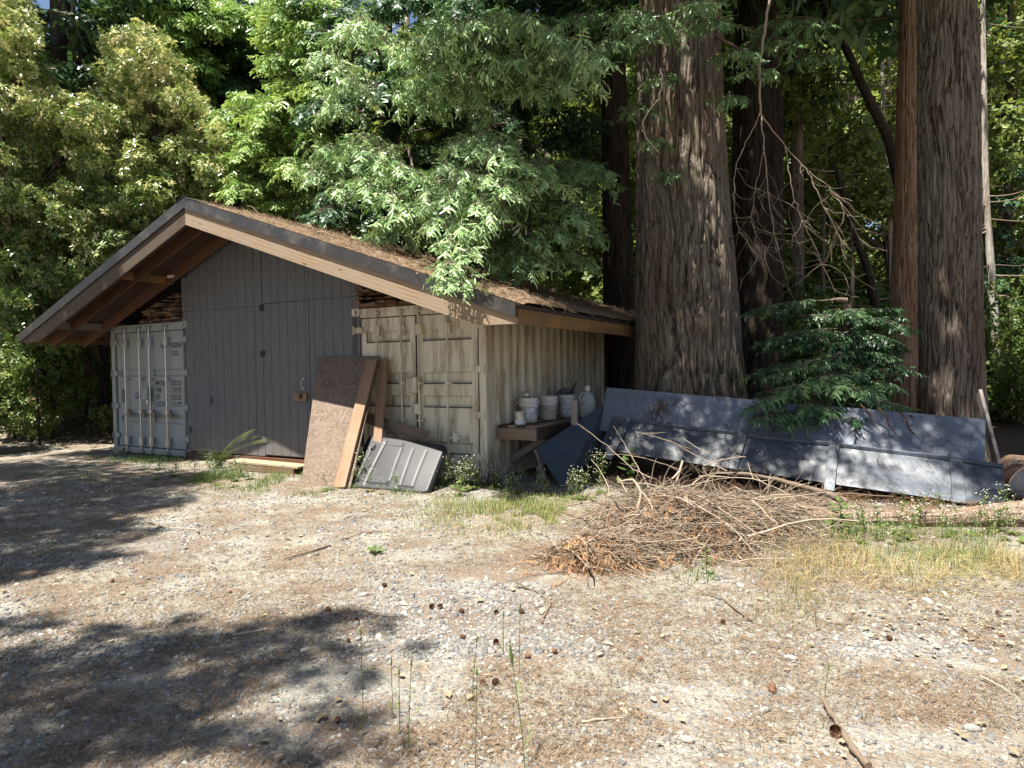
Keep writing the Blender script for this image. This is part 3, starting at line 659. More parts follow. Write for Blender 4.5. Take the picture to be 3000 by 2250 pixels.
# shelf on the container's side
SU = 8.925
shf = empty('plank_shelf', S(SU, .32, 0), -TH, label='rough timber shelf box fixed to the corrugated side, carrying the buckets', cat='shelf')
ZS = .80
for k in range(4): board('deck_plank', (.0+.075+k*.15, -.02+.02*(k % 2), ZS-.02), (.075+k*.15, 2.35, ZS-.02), .143, .038, M['shelf_wood' if k % 2 else 'deck_wood'], parent=shf)
board('front_board', (.0, .0, ZS-.125), (.62, .0, ZS-.125), .165, .04, M['shelf_wood'], zh=(0, 1, 0), parent=shf)
board('side_board', (.60, .022, ZS-.125), (.60, 2.3, ZS-.125), .165, .04, M['deck_wood'], zh=(1, 0, 0), parent=shf)
for t in (.35, 2.1):
    board('brace', (.02, t, .25), (.56, t, ZS-.22), .09, .04, M['grey_wood'], zh=(0, 1, 0), parent=shf)
    board('leg', (.50, t+.05, .0), (.50, t+.05, ZS-.21), .09, .04, M['grey_wood'], zh=(0, 1, 0), parent=shf)
def on_shelf(px, py):
    return G(px, py, ZS)
def bucket(pos, label, yaw, lab=True, h=.37):
    b_ = empty('bucket', pos, yaw, label=label, cat='bucket', group='white buckets on the shelf')
    r0, r1 = .130, .150; rr = lambda z: r0+(r1-r0)*z/.37; pr = [(0, 0), (r0-.008, 0), (r0, .008)]
    for z in (.235, .262, .30, .335): pr += [(rr(z-.006), z-.006), (rr(z)+.009, z-.004), (rr(z)+.009, z+.004), (rr(z+.006), z+.006)]
    pr += [(rr(.36)+.002, .360), (rr(.36)+.007, .362), (rr(.36)+.007, .370), (rr(.36)-.003, .370), (r0-.006, .02), (0, .02)]
    q = MB(); q.lathe(pr, n=40); q.build('pail', M['white_plastic'], b_)
    a = np.linspace(-math.pi/2, math.pi/2, 24); R = .162
    q = MB(); q.tube([(R*math.sin(t), -.012-R*math.cos(t)*.93, .29-.16*math.cos(t)) for t in a], .0025, 6); q.build('wire_handle', M['wire'], b_)
    q = MB(); 
    for s_ in (-1, 1): q.box((s_*R-.01, -.02, .275), (s_*R+.006, .02, .305), bev=.004)
    q.build('handle_lug', M['white_plastic'], b_)
    if lab:
        q = MB(); aa = np.linspace(-2.35, -1.0, 14); v = []
        for z in (.06, .215): v += [((rr(z)+.0025)*math.cos(t), (rr(z)+.0025)*math.sin(t), z) for t in aa]
        q.add(v, [(k, k+1, 14+k+1, 14+k) for k in range(13)]); q.build('paper_label', M['label_paper'], b_)
    return b_
B1 = on_shelf(1549, 1236); B2 = on_shelf(1606, 1228); B3 = on_shelf(1662, 1221)
bucket(B1, 'white bucket with torn paper label behind the stained paint can, nearest one on the shelf', .1)
bucket(B2, 'plain white bucket without a label, middle one of the three on the shelf', .4, False)
bucket(B3, 'white bucket with bluish label, farthest on the shelf and filled with dark tools', -.2)
pc = empty('paint_can', on_shelf(1524, 1244), 0, label='small rusty stained paint can standing at the front of the shelf', cat='paint can')
q = MB(); q.lathe([(0, 0), (.082, 0), (.085, .004), (.082, .008), (.082, .185), (.086, .19), (.083, .195), (.070, .193), (.070, .17), (0, .168)], n=36); q.build('can_body', M['paint_can'], pc)
q = MB(); q.tube([(.084*math.sin(t), -.086*math.cos(t), .14-.09*math.cos(t)) for t in np.linspace(-1.5, 1.5, 16)], .0018, 5); q.build('wire_handle', M['wire'], pc)
q = MB(); aa = np.linspace(-2.6, -.7, 14); v = [(.0845*math.cos(t), .0845*math.sin(t), z) for z in (.02, .065) for t in aa]; q.add(v, [(k, k+1, 15+k, 14+k) for k in range(13)]); q.build('paper_label', M['label_paper'], pc)
mc = empty('metal_mug', B1+np.array([-.03, -.02, .372]), .3, label='small dark tin with brushes lying on top of the nearest white bucket', cat='tin')
q = MB(); q.lathe([(0, 0), (.065, 0), (.065, .085), (.060, .085), (.060, .01), (0, .01)], n=28); q.build('tin_body', M['paint_can'], mc)
for (d, l_) in (((-.9, -.1, .35), .15), ((.7, .2, .55), .12)):
    q = MB(); p = np.array([0, 0, .07]); d = vn(d); q.tube([p, p+d*l_*.55, p+d*l_+np.array([0, 0, .01])], (.009, .007, .004), 7); q.build('brush_handle', M['step_wood'], mc)
tl = empty('hand_saw', B3+np.array([.05, 0, .25]), 0, label='black curved tool blade sticking up out of the farthest bucket', cat='tool')
q = MB(); v = []; prof = [(0, 0, .05), (.02, .12, .05), (.05, .22, .05), (.09, .30, .035), (.13, .37, .004)]
for (x, z, w_) in prof: v += [(x-w_/2, -.002, z), (x+w_/2, -.002, z), (x+w_/2, .002, z), (x-w_/2, .002, z)]
f = []
for k in range(4):
    for j in range(4): f.append((k*4+j, k*4+(j+1) % 4, k*4+4+(j+1) % 4, k*4+4+j))
q.add(v, f); q.build('blade', M['black_iron'], tl); q = MB(); q.lathe([(0, 0), (.05, .02), (.055, .09), (.03, .15), (0, .16)], (-.06, 0, .02), 14); q.build('grip', M['black_rubber'], tl)
rg = MB(); th_ = np.linspace(0, 2*math.pi, 26); 
for k in range(5): rg.tube([(.10*math.cos(t)+.02*k, .10*math.sin(t), .02+.02*k+.03*math.sin(2*t+k)) for t in th_[4*k % 8:20+k]], .012, 6)
tag(rg.build('black_hose', M['rag'], loc=None), 'coil of dark hose heaped in the farthest bucket', 'hose').location = B3+np.array([-.08, .02, .34])
# jug
jg = empty('plastic_jug', on_shelf(1722, 1222), -.2, label='big translucent plastic jug with a white cap behind a short post', cat='jug')
q = MB(); prof = [(0, 0), (.125, 0), (.135, .012), (.137, .24), (.13, .28), (.10, .345), (.055, .40), (.045, .41), (.045, .435), (0, .435)]
n_ = 40; a = np.arange(n_)*2*math.pi/n_; v = []
for (r, z) in prof:
    k = .5 if r > .06 else 1; x = np.cos(a); y = np.sin(a); sq = 1/np.maximum(np.abs(x), np.abs(y))**(.35 if r > .06 else 0); v.append(np.stack([x*r*sq, y*r*sq*.85, np.full(n_, z)], 1))
q.add(np.concatenate(v), [(i*n_+j, i*n_+(j+1) % n_, (i+1)*n_+(j+1) % n_, (i+1)*n_+j) for i in range(len(prof)-1) for j in range(n_)], smooth=True); q.build('jug_body', M['jug_plastic'], jg)
q = MB(); q.lathe([(.048, 0), (.05, .005), (.05, .07), (.045, .078), (.03, .08), (.03, .092), (0, .094)], (0, 0, .43), 24); q.build('cap', M['white_plastic'], jg)
q = MB(); q.tube([(-.055, -.03, .40), (-.10, -.10, .385), (-.125, -.135, .33), (-.10, -.135, .26), (-.02, -.12, .245)], .017, 10); q.build('handle', M['jug_plastic'], jg)
for (a, c, w_, lab) in (((1683, 1246), (1683, 1172), .09, 'short weathered wooden post standing at the shelf edge in front of the jug'), ((1752, 1215), (1752, 1134), .11, 'short weathered board end standing to the right of the jug'), ((1692, 1200), (1690, 1134), .07, 'dark wooden stub behind the farthest bucket')):
    p0 = G(a[0], a[1], ZS-.03 if a[0] != 1692 else ZS); p1 = PY(c[0], c[1], p0[1]); p1 = np.array([p0[0]+.005, p0[1], p1[2]])
    tag(board('wood_post', p0, p1, w_, .045, M['grey_wood'], zh=-N), lab, 'post', 'short posts on the shelf')
# ---- grey sheets
tag(slab4('grey_panel', (G(1648, 1432), PY(1775, 1300, 9.9), PY(1772, 1182, 9.95), PY(1572, 1312, 9.15)), .02, M['sheet_dark']), 'dark grey panel on its corner leaning against the shelf', 'panel')
tag(board('prop_board', PY(1570, 1318, 9.2), G(1600, 1408), .05, .03, M['grey_wood']), 'thin weathered stick under the left corner of the dark leaning panel', 'stick')
tag(board('prop_board', PY(1480, 1395, 9.6), PY(1600, 1300, 10.1), .06, .03, M['grey_wood']), 'slanting grey board in the shade under the shelf', 'board')
def sheet_row(name, c4, mat, label, battens, wav):
    """long leaning sheet: face with a rolled, slightly wavy upper flange and batten strips as parts"""
    root = empty(name, c4[0], 0, label=label, cat='metal sheet', group='long grey panels leaning by the redwood'); o = np.asarray(c4[0], float); c = [np.asarray(p, float)-o for p in c4]
    nx = 60; P = []; 
    nrm = vn(np.cross(c[1]-c[0], c[3]-c[0])); nrm = nrm*(1 if nrm[1] < 0 else -1)
    for i in range(nx+1):
        u_ = i/nx; lo = c[0]*(1-u_)+c[1]*u_; hi = c[3]*(1-u_)+c[2]*u_
        wv = wav*(math.sin(u_*9.3+1)+.6*math.sin(u_*23))*np.array([0, 0, 1.]); hi = hi+wv; up = vn(hi-lo)
        P.append((lo-nrm*0, hi, lo-nrm*.025, hi-nrm*.025, up))
    b = MB(); v = []; f = []; sg = 6
    for (lo, hi, lb, hb, up) in P: v += [lo+(hi-lo)*k/sg+nrm*.006*math.sin(k*1.3+len(v)*.02) for k in range(sg+1)]+[lb+(hb-lb)*k/sg for k in range(sg+1)][::-1]
    m_ = 2*(sg+1)
    for i in range(nx):
        for j in range(m_): f.append((i*m_+j, i*m_+(j+1) % m_, (i+1)*m_+(j+1) % m_, (i+1)*m_+j)[::-1])
    f.append(tuple(range(m_))); f.append(tuple(range(nx*m_, nx*m_+m_))[::-1]); b.add(v, f, smooth=False); b.build('sheet', mat, root)
    if battens is not None:
        b = MB(); v = []; f = []
        for (lo, hi, lb, hb, up) in P: v += [hi+nrm*.035, hi+nrm*.035+up*.012, hi-nrm*.03+up*.012, hi-nrm*.03, hi-nrm*.03-up*.03, hi+nrm*.012-up*.03, hi+nrm*.012, hi+nrm*.035-up*.05][:6]
        for i in range(nx):
            for j in range(6): f.append((i*6+j, i*6+(j+1) % 6, (i+1)*6+(j+1) % 6, (i+1)*6+j)[::-1])
        f.append((0, 1, 2, 3, 4, 5)); f.append(tuple(range(nx*6, nx*6+6))[::-1]); b.add(v, f); b.build('upper_flange', mat, root)
        for (u_, w_, ext, sk) in battens:
            lo = c[0]*(1-u_)+c[1]*u_; u2 = u_+sk; hi = c[3]*(1-u2)+c[2]*u2; d = vn(hi-lo); lo2 = lo-d*ext; hi = hi+d*.0
            bb = board('batten', lo2+nrm*.022, hi+nrm*.022, w_, .022, mat, zh=nrm, parent=root)
    return root
loC = (PY(1757, 1316, 9.45), PY(2950, 1492, 7.1), PY(2938, 1364, 7.5), PY(1794, 1226, 9.75))
sheet_row('metal_sheet', loC, M['sheet_dark'], 'long near-black battened metal sheet leaning low behind the brush pile', [(.04, .13, .16, .012), (.392, .12, .02, .004), (.633, .12, .13, -.002), (.908, .13, .03, -.004)], .007)
upC = (PY(1757, 1262, 9.75), PY(2885, 1352, 7.75), PY(2887, 1228, 8.1), PY(1777, 1135, 9.95))
sheet_row('metal_sheet', upC, M['sheet_blue'], 'long bluish grey sheet leaning on the redwoods, behind and above the battened one', None, .0)
tag(board('prop_board', PY(2925, 1372, 8.0), PY(2868, 1150, 8.7), .15, .04, M['grey_wood'], zh=(.9, -.3, 0)), 'weathered board slanting behind the right end of the bluish sheet', 'board')
for k, (u_, z) in enumerate(((.25, .3), (.7, .22))):
    pass
# round cut log end at the right edge
rl = empty('cut_log', PY(3045, 1440, 7.6)+np.array([0, 0, -.0]), math.radians(-28), label='pale round end of a big sawn log at the right edge of the yard', cat='log')
q = MB(); a = np.arange(40)*2*math.pi/40; rr_ = .30*(1+.03*np.sin(3*a+1)+.02*np.sin(7*a)); zc = .0
v = [(rr_[k]*math.cos(a[k]), y, zc+rr_[k]*math.sin(a[k])) for y in (0, .3, .8, 1.1) for k in range(40)]; q.add(v, [(i*40+j, (i+1)*40+j, (i+1)*40+(j+1) % 40, i*40+(j+1) % 40) for i in range(3) for j in range(40)], smooth=True); q.build('bark', M['log_bark'], rl)
q = MB(); v = [(0, -.002, 0)]+[(r_*.98*math.cos(t), -.002-.004*math.sin(5*t), r_*.98*math.sin(t)) for r_, t in zip(rr_, a)]; q.add(v, [(0, 1+k, 1+(k+1) % 40) for k in range(40)]); q.build('cut_face', M['concrete'], rl)

# ------------------------------------------------------------------ trunks
def trunk(name, P, r, mat, parent=None, n=96, nz=90, furrow=.05, flutes=9, flare=0., seed=0, knots=0, origin=None):
    """fluted, furrowed bark surface round a path"""
    P = np.asarray(P, float); r = np.asarray(r, float); s = np.linspace(0, 1, len(P)); ss = np.linspace(0, 1, nz)
    C = np.stack([np.interp(ss, s, P[:, i]) for i in range(3)], 1); rr = np.interp(ss, s, r)
    for _ in range(3): C[1:-1] = (C[:-2]+2*C[1:-1]+C[2:])/4
    L = np.linalg.norm(P[-1]-P[0]); th_ = np.arange(n)*2*math.pi/n
    A_, Z_ = np.meshgrid(th_, ss*L, indexing='xy')
    per = flutes*4; warp = 1.2*(vnoise(A_/(2*math.pi)*7, Z_*.5+seed, 7)-.5)
    a1 = (A_/(2*math.pi)*per+warp*2) % per
    rid = np.minimum(1, np.abs(2*vnoise(a1, Z_*.45+seed*3, per)-1)*3.2)           # broad plates, narrow cracks
    per2 = flutes*10; rid2 = np.minimum(1, np.abs(2*vnoise((A_/(2*math.pi)*per2+warp*5) % per2, Z_*1.4+seed, per2)-1)*2.2)
    fl = vnoise((A_/(2*math.pi)*flutes) % flutes, Z_*.12+seed, flutes)
    hgt = .55*rid+.45*rid2
    rad = rr[:, None]*(1+furrow*(hgt-.6)*1.6+(fl-.5)*.13+flare*np.exp(-Z_/.45)*(.6+.9*fl))
    T = vn(np.gradient(C, axis=0)); X = np.zeros_like(C); X[:, 0] = 1; X = vn(X-T*np.sum(X*T, 1)[:, None]); Yv = np.cross(T, X)
    V = C[:, None]+rad[..., None]*(np.cos(A_)[..., None]*X[:, None]+np.sin(A_)[..., None]*Yv[:, None])
    i, j = np.meshgrid(np.arange(nz-1), np.arange(n), indexing='ij'); a = (i*n+j).ravel(); b_ = (i*n+(j+1) % n).ravel()
    f = np.stack([a, b_, b_+n, a+n], 1); b = MB(); V = V.reshape(-1, 3)
    if origin is not None: V = V-np.asarray(origin)
    b.V.append(V); b.Q.append(hgt.ravel()); b.n = len(V); b.F.append((f, 0, True)); b.F.append((np.arange(n)[None]+(nz-1)*n, 0, False))
    return b.build(name, mat, parent)
# ------------------------------------------------------------------ foliage pieces
def frond_tpl(pairs, sl, sw, ang=52, taper=.45, seed=1, jit=.0):
    v = []; f = []; r = np.random.RandomState(seed)
    def shoot(o, d, L, w_):
        d = vn(d); sd = vn(np.cross((0, 0, 1), d)+r.normal(0, jit*1.5, 3)); k = len(v); dr = np.array([0, 0, -1.])*L*(.10+abs(r.normal(0, jit)))
        v.extend([o-sd*w_*.5, o+sd*w_*.5, o+d*L*.55+sd*w_+dr*.3, o+d*L*.55-sd*w_+dr*.3, o+d*L+dr+sd*w_*.6, o+d*L+dr-sd*w_*.6]); f.append((k, k+1, k+2, k+3)); f.append((k+3, k+2, k+4, k+5))
    for i in range(pairs):
        s_ = .06+.82*i/(pairs-1); L = sl*(1-taper*abs(s_-.35)/.6)
        for sg in (-1, 1):
            a = math.radians(ang+r.normal(0, 60*jit)); q = s_+sg*.03+r.normal(0, .12*jit)
            shoot(np.array([q, 0, -.10*q*q]), (math.cos(a), sg*math.sin(a), -.18+r.normal(0, jit*1.2)), L*(1+r.normal(0, jit)), sw)
    shoot(np.array([.55, 0, -.05]), (1, 0, -.2), sl*.9, sw); shoot(np.array([.15, 0, 0]), (1, 0, -.1), .45, sw*.7)
    return np.array(v), np.array(f)
FR_HI = [frond_tpl(5, .38, .044, 50, .25, k, .22) for k in range(5)]; FR_MID = [frond_tpl(4, .42, .062, 50, .3, k+9, .22) for k in range(4)]; FR_LO = [frond_tpl(2, .60, .10, 40, .3, k+5, .2) for k in range(3)]
class Fol:
    def __init__(s): s.T = []; s.M = []; s.R = []; s.tw = MB()
    def put(s, T, X, Zh, L, rnd):
        X = vn(X); Yv = vn(np.cross(Zh, X)); Z = np.cross(X, Yv); M_ = np.stack([X, Yv, Z], -1)*np.asarray(L)[:, None, None]
        s.T.append(T); s.M.append(M_); s.R.append(np.clip(rnd, 0, 1))
    def bough(s, p, d, L, droop=.25, nb=9, fl=.30, tone=.45, hang=.35, wid=.42, seed=None, rb=.02, spread=None):
        p = np.asarray(p, float); d = vn(d); side = vn(np.cross(d, (0, 0, 1.))); ax = lambda t: p+d*t*L+np.array([0, 0, -1.])*droop*L*t*t
        s.tw.tube([ax(t) for t in np.linspace(0, 1, 6)], np.linspace(rb, .003, 6), 5, rnd=.3)
        for i in range(nb):
            t = .12+.85*(i+.5*R_.rand())/nb
            for sg in (-1, 1):
                o = ax(t); ad = vn(ax(min(1, t+.05))-ax(t)); lb = L*wid*(1.08-t*.8)*R_.uniform(.6, 1.15)
                bd = vn(ad*.65+side*sg*.8+np.array([0, 0, R_.uniform(-.35, .15)])); dr = R_.uniform(.1, .6)*hang*1.6
                nf = max(3, int(lb/(fl*.42))); tt = (np.arange(nf)+R_.rand(nf)*.6)/nf
                Pp = o+bd*lb*tt[:, None]+np.array([0, 0, -1.])*(dr*lb*tt**2)[:, None]
                s.tw.tube([o, o+bd*lb*.5-np.array([0, 0, dr*lb*.25]), o+bd*lb-np.array([0, 0, dr*lb])], (.006, .004, .002), 3, rnd=.3, cap=False)
                bs = vn(np.cross(bd, (0, 0, 1.))); sgn = np.where(np.arange(nf) % 2 == 0, 1, -1)[:, None]
                X = bd*R_.uniform(.2, 1., (nf, 1))+bs*sgn*R_.uniform(.3, 1.2, (nf, 1))+np.array([0, 0, -1.])*(hang*R_.uniform(-.3, 1.7, (nf, 1)))+R_.normal(0, .13, (nf, 3))
                Zh = np.array([0, 0, 1.])+R_.normal(0, .28, (nf, 3))
                cl_ = tone+R_.normal(0, .10)
                s.put(Pp, X, Zh, fl*R_.uniform(.65, 1.25, nf), cl_+R_.normal(0, .15, nf)+.15*tt)
        X = d+np.array([0, 0, -droop*2]); s.put(ax(1.)[None], X[None], np.array([[0, 0, 1.]]), np.array([fl*1.2]), np.array([tone+.1]))
    def build(s, name, tpl, mats, parent, origin=(0, 0, 0)):
        b = MB(); o = np.asarray(origin, float)
        if s.T:
            M_, T_, Q_ = np.concatenate(s.M), np.concatenate(s.T)-o, np.concatenate(s.R)
            for k, tp in enumerate(tpl): b.inst(tp[0], tp[1], M_[k::len(tpl)], T_[k::len(tpl)], Q_[k::len(tpl)])
        for v, q in zip(s.tw.V, s.tw.Q): b.V.append(v-o); b.Q.append(q)
        for f, m, sm in s.tw.F: b.F.append((f+b.n, 1, True))
        b.n += s.tw.n
        return b.build(name, mats, parent)
def whorl_tpl(k=7, L=1., w_=.16, up=.25):
    v = []; f = []
    for i in range(k):
        a = 2*math.pi*i/k+.3*math.sin(i*2.3); u_ = up+.25*math.sin(i*1.7); d = vn(np.array([math.cos(a), math.sin(a), u_])); sd = vn(np.cross((0, 0, 1), d)); q = len(v); l_ = L*(.8+.2*math.sin(i*3.1))
        v += [d*l_*.08, d*l_*.5+sd*w_*l_-np.array([0, 0, .0]), d*l_-np.array([0, 0, .16*l_]), d*l_*.5-sd*w_*l_]; f.append((q, q+3, q+2, q+1))
    return np.array(v), np.array(f)
WH = whorl_tpl(); WH2 = whorl_tpl(4, 1., .30, .3)
LEAF1 = (np.array([(0, 0, 0), (.5, -.26, .03), (1, 0, -.08), (.5, .26, .03)]), np.array([(0, 1, 2, 3)]))
def rotmats(Z, spin, sc):
    Z = vn(Z); h = np.where(np.abs(Z[:, 2:3]) > .9, np.array([[1., 0, 0]]), np.array([[0, 0, 1.]])); X = vn(np.cross(h, Z)); Yv = np.cross(Z, X)
    c, s_ = np.cos(spin)[:, None], np.sin(spin)[:, None]; X2 = X*c+Yv*s_; Y2 = -X*s_+Yv*c
    return np.stack([X2, Y2, Z], -1)*np.asarray(sc)[:, None, None]
def cloud(b, clusters, tpl, size, dens, tone=lambda P: .45, shell=.55, mat=0, jit=.17, zbias=.35):
    """leaf whorls through ellipsoid clumps: clusters = (x, y, z, rx, ry, rz)"""
    for c in clusters:
        c = np.asarray(c, float); rx, ry, rz = c[3:6]; n = max(6, int(dens*(rx*ry+ry*rz+rx*rz)))
        d = vn(R_.normal(0, 1, (n, 3))); rad = shell+(1-shell)*R_.rand(n)**.6; rad *= 1+.22*(vnoise(d[:, 0]*2.5+c[0]*3+9, d[:, 2]*2.5+c[1]*3+9)-.5)*2
        P = c[:3]+d*rad[:, None]*np.array([rx, ry, rz])
        Zd = d*.7+np.array([0, 0, zbias])+R_.normal(0, .45, (n, 3))
        t = tone(P)+R_.normal(0, jit, n)+R_.normal(0, .05)
        b.inst(tpl[0], tpl[1], rotmats(Zd, R_.rand(n)*6.28, size*R_.uniform(.65, 1.25, n)), P, np.clip(t, 0, 1), mat)
def limb_path(a, c, bow=.12, n=6):
    a = np.asarray(a, float); c = np.asarray(c, float); L = np.linalg.norm(c-a); k = np.linspace(0, 1, n)
    return a+(c-a)*k[:, None]+np.array([0, 0, 1.])*(bow*L*np.sin(math.pi*k))[:, None]+R_.normal(0, .02*L, (n, 3))*np.sin(math.pi*k)[:, None]
def tk_from_px(pts, Y):      # trunk centre line + radii from (px_left, px_right, py) at depth Y
    P = []; r = []
    for (a, c, y) in pts:
        P.append(PY((a+c)/2, y, Y)); r.append(abs(c-a)/2/F_*Y*math.cos(math.atan(((a+c)/2-1500)/F_)))
    return P, r
RED = [M['needle_deep'], M['twig']]

# ---- the big redwood and its neighbours
def redwood(pts, Y, mat, label, seed, top=22., base_flare=.12, n=160, nz=170, crown=(9, 20, 22), boughs=None, furrow=.06, flutes=11, fl=.55, name='redwood_tree', ctone=.4, dirs=None, tpl=None):
    P, r = tk_from_px(pts, Y); P = [np.array(p) for p in P]
    P0 = P[0].copy(); P0[2] = gz(P0[0], P0[1])-.1; k = (P[-1]-P[-2])/max(.1, P[-1][2]-P[-2][2]); Pt = P[-1]+k*(top-P[-1][2]); Pt = np.array([Pt[0], Pt[1], top])
    Pl = [P0]+P+[Pt]; rl = [r[0]*1.03]+list(r)+[r[-1]*.45]
    # resample by height
    z = np.array([p[2] for p in Pl]); zz = np.concatenate([np.linspace(z[0], 8.5, 24), np.linspace(9, top, 6)]); Pn = [np.array([np.interp(q, z, [p[i] for p in Pl]) for i in range(3)]) for q in zz]; rn = np.interp(zz, z, rl)
    s0 = np.linspace(0, 1, len(Pn))
    root = empty(name, P0, 0, label=label, cat='tree')
    # keep z spacing dense below the frame top: build path evenly re-timed
    trunk('trunk', Pn, rn, mat, root, n=n, nz=nz, furrow=furrow, flutes=flutes, flare=base_flare, seed=seed, origin=P0)
    F1 = Fol()
    for i in range(crown[2]):
        zc = crown[0]+(crown[1]-crown[0])*(i+.5*R_.rand())/crown[2]; a = R_.rand()*6.283 if dirs is None else math.radians(R_.uniform(*dirs)); p = np.array([np.interp(zc, z, [q[j] for q in Pl]) for j in range(3)])
        L = R_.uniform(2.4, 4.6); F1.bough(p, (math.cos(a), math.sin(a), R_.uniform(-.1, .25)), L, R_.uniform(.1, .35), 9, fl, ctone, .3, .5, rb=.05)
    crw = F1.build('crown', tpl or FR_LO, RED, root, P0)
    if boughs is not None and boughs.T: boughs.build('lower_crown', FR_HI, [M['needle_sage'], M['twig']], root, P0)
    return root, Pl
def bough_to(Fx, tip, toward, L, trunk_pt=None, **k):
    """bough whose foliage ends at tip, growing out from the direction of 'toward'; a bare limb links it to its trunk"""
    tip = np.asarray(tip, float); tw = np.asarray(toward, float); h = tip-tw; h[2] = 0; h = vn(h); dr = k.get('droop', .25)
    d = vn(np.array([h[0], h[1], k.pop('rise', .05)])); base = tip-d*L+np.array([0, 0, dr*L])
    Fx.bough(base, d, L, **k)
    if trunk_pt is not None:
        q = np.asarray(trunk_pt, float); Fx.tw.tube(limb_path(q, base, .04, 7), np.linspace(.05, k.get('rb', .02), 7), 6, rnd=.25)

SH0 = SUNV[:2]/-SUNV[2]; R_ = np.random.RandomState(20)
FA = Fol(); TA = PY(1990, 200, 11.2)
# boughs of the big tree hanging at left, top and over the roof edge
for (px, py, Y, L, fl, n_) in ((1900, 90, 8.6, 1.7, .26, 7), (1760, 130, 8.8, 1.8, .26, 8), (1840, 40, 8.4, 1.5, .26, 8), (1650, 60, 8.9, 1.8, .26, 8), (1930, 230, 9.4, 1.2, .2, 5), (1850, 330, 9.6, 1.3, .2, 5), (1905, 420, 9.8, .9, .18, 4), (2110, 60, 8.7, 1.2, .24, 6), (2190, 150, 9.0, 1.2, .22, 6), (2170, 290, 9.2, .9, .2, 5), (2260, 210, 9.3, 1.0, .2, 5), (1960, 520, 9.9, .7, .17, 4), (2330, 120, 9.4, 1.3, .22, 6), (2060, 10, 8.5, 1.2, .24, 6), (2420, 60, 9.3, 1.4, .24, 6), (2460, 170, 9.6, 1.0, .2, 5)):
    tip = PY(px, py, Y); bough_to(FA, tip, (TA[0]+.3, TA[1]+2, 0), L, trunk_pt=np.array([TA[0]+R_.uniform(-.2, .2), TA[1]-.3, tip[2]+L*.4+.5]) if L > 1.25 else None, droop=.4, nb=n_, fl=fl, tone=.5, hang=.5)
R_ = np.random.RandomState(77)
for k in range(30):      # long limbs above the frame that dapple the panels, the sapling and the trunks
    gx, gy = R_.uniform(1.2, 6.2), 0; gy = R_.uniform(8.0, 11.4)-(gx-1.2)*.55; z = R_.uniform(8.2, 10.5); tip = np.array([gx-SH0[0]*z, gy-SH0[1]*z, z])
    bough_to(FA, tip, (TA[0]+1, TA[1]+1.5, 0), R_.uniform(1.8, 2.6), trunk_pt=np.array([TA[0], TA[1], z+1]) if k % 4 == 0 else None, droop=.2, nb=9, fl=.30, tone=.4, hang=.3)
for k in range(28):      # unseen limbs added above the frame to shade the right half of the roof
    q = S(R_.uniform(6.6, 10.3), R_.uniform(2.6, 5.7), 2.9) if k % 2 else S(R_.uniform(8.2, 10.4), R_.uniform(-.6, 3), 2.6); z = R_.uniform(7.6, 9.8); tip = np.array([q[0]-SH0[0]*(z-2.9), q[1]-SH0[1]*(z-2.9), z]); tip[2] = max(z, 1.9+.60*tip[1])
    bough_to(FA, tip, (TA[0]+1, TA[1]+1.5, 0), R_.uniform(1.8, 2.6), trunk_pt=np.array([TA[0], TA[1], z+1]) if k % 5 == 0 else None, droop=.2, nb=9, fl=.30, tone=.4, hang=.3)
redwood([(1853, 2186, 1180), (1857, 2172, 1080), (1860, 2156, 900), (1866, 2132, 650), (1870, 2112, 350), (1880, 2098, 0)], 11.2, M['bark_grey'],
        'biggest redwood, deeply furrowed bark, behind the left end of the grey sheets', 3, 22, .10, 420, 460, (9.2, 19, 30), boughs=FA, furrow=.07, flutes=12, dirs=(-100, 20))
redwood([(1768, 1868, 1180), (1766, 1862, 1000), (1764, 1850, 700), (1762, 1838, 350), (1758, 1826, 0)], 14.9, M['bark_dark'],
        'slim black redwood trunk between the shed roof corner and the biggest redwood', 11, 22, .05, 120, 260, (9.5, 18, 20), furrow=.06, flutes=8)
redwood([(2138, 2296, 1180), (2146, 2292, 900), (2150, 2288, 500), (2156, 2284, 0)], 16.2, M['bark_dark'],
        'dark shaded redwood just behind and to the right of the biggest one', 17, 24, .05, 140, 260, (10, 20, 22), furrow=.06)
redwood([(2312, 2358, 1150), (2316, 2354, 700), (2318, 2350, 0)], 18.5, M['bark_grey'],
        'thin straight reddish trunk standing right of the dark shaded redwood', 23, 18, .02, 60, 160, (11, 16, 8))
FE = Fol(); 
redwood([(2688, 2888, 1240), (2690, 2880, 1100), (2692, 2876, 800), (2690, 2870, 400), (2686, 2862, 0)], 10.6, M['bark_grey'],
        'thick grey redwood with shaggy bark behind the right end of the bluish sheet', 31, 22, .06, 320, 440, (9., 19, 40), furrow=.07, flutes=9, dirs=(-220, 0))
redwood([(2598, 2700, 1180), (2606, 2700, 1000), (2618, 2704, 600), (2630, 2706, 200), (2636, 2708, 0)], 13.2, M['bark_red'],
        'sunlit orange brown redwood trunk tucked behind the thick grey one', 37, 22, .05, 120, 300, (11, 19, 14), furrow=.06, flutes=8, dirs=(0, 180))
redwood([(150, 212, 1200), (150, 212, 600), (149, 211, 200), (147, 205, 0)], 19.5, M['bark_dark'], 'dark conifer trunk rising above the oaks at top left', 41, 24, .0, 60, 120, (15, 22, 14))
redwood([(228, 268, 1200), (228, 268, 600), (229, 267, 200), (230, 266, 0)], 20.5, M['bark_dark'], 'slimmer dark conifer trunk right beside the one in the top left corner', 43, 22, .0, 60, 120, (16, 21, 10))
redwood([(182, 238, 1240), (186, 232, 900), (190, 228, 600), (194, 226, 300)], 20.5, M['bark_red'], 'reddish trunk among the bushes left of the shed roof', 47, 15, .05, 60, 120, (9.5, 13, 8))
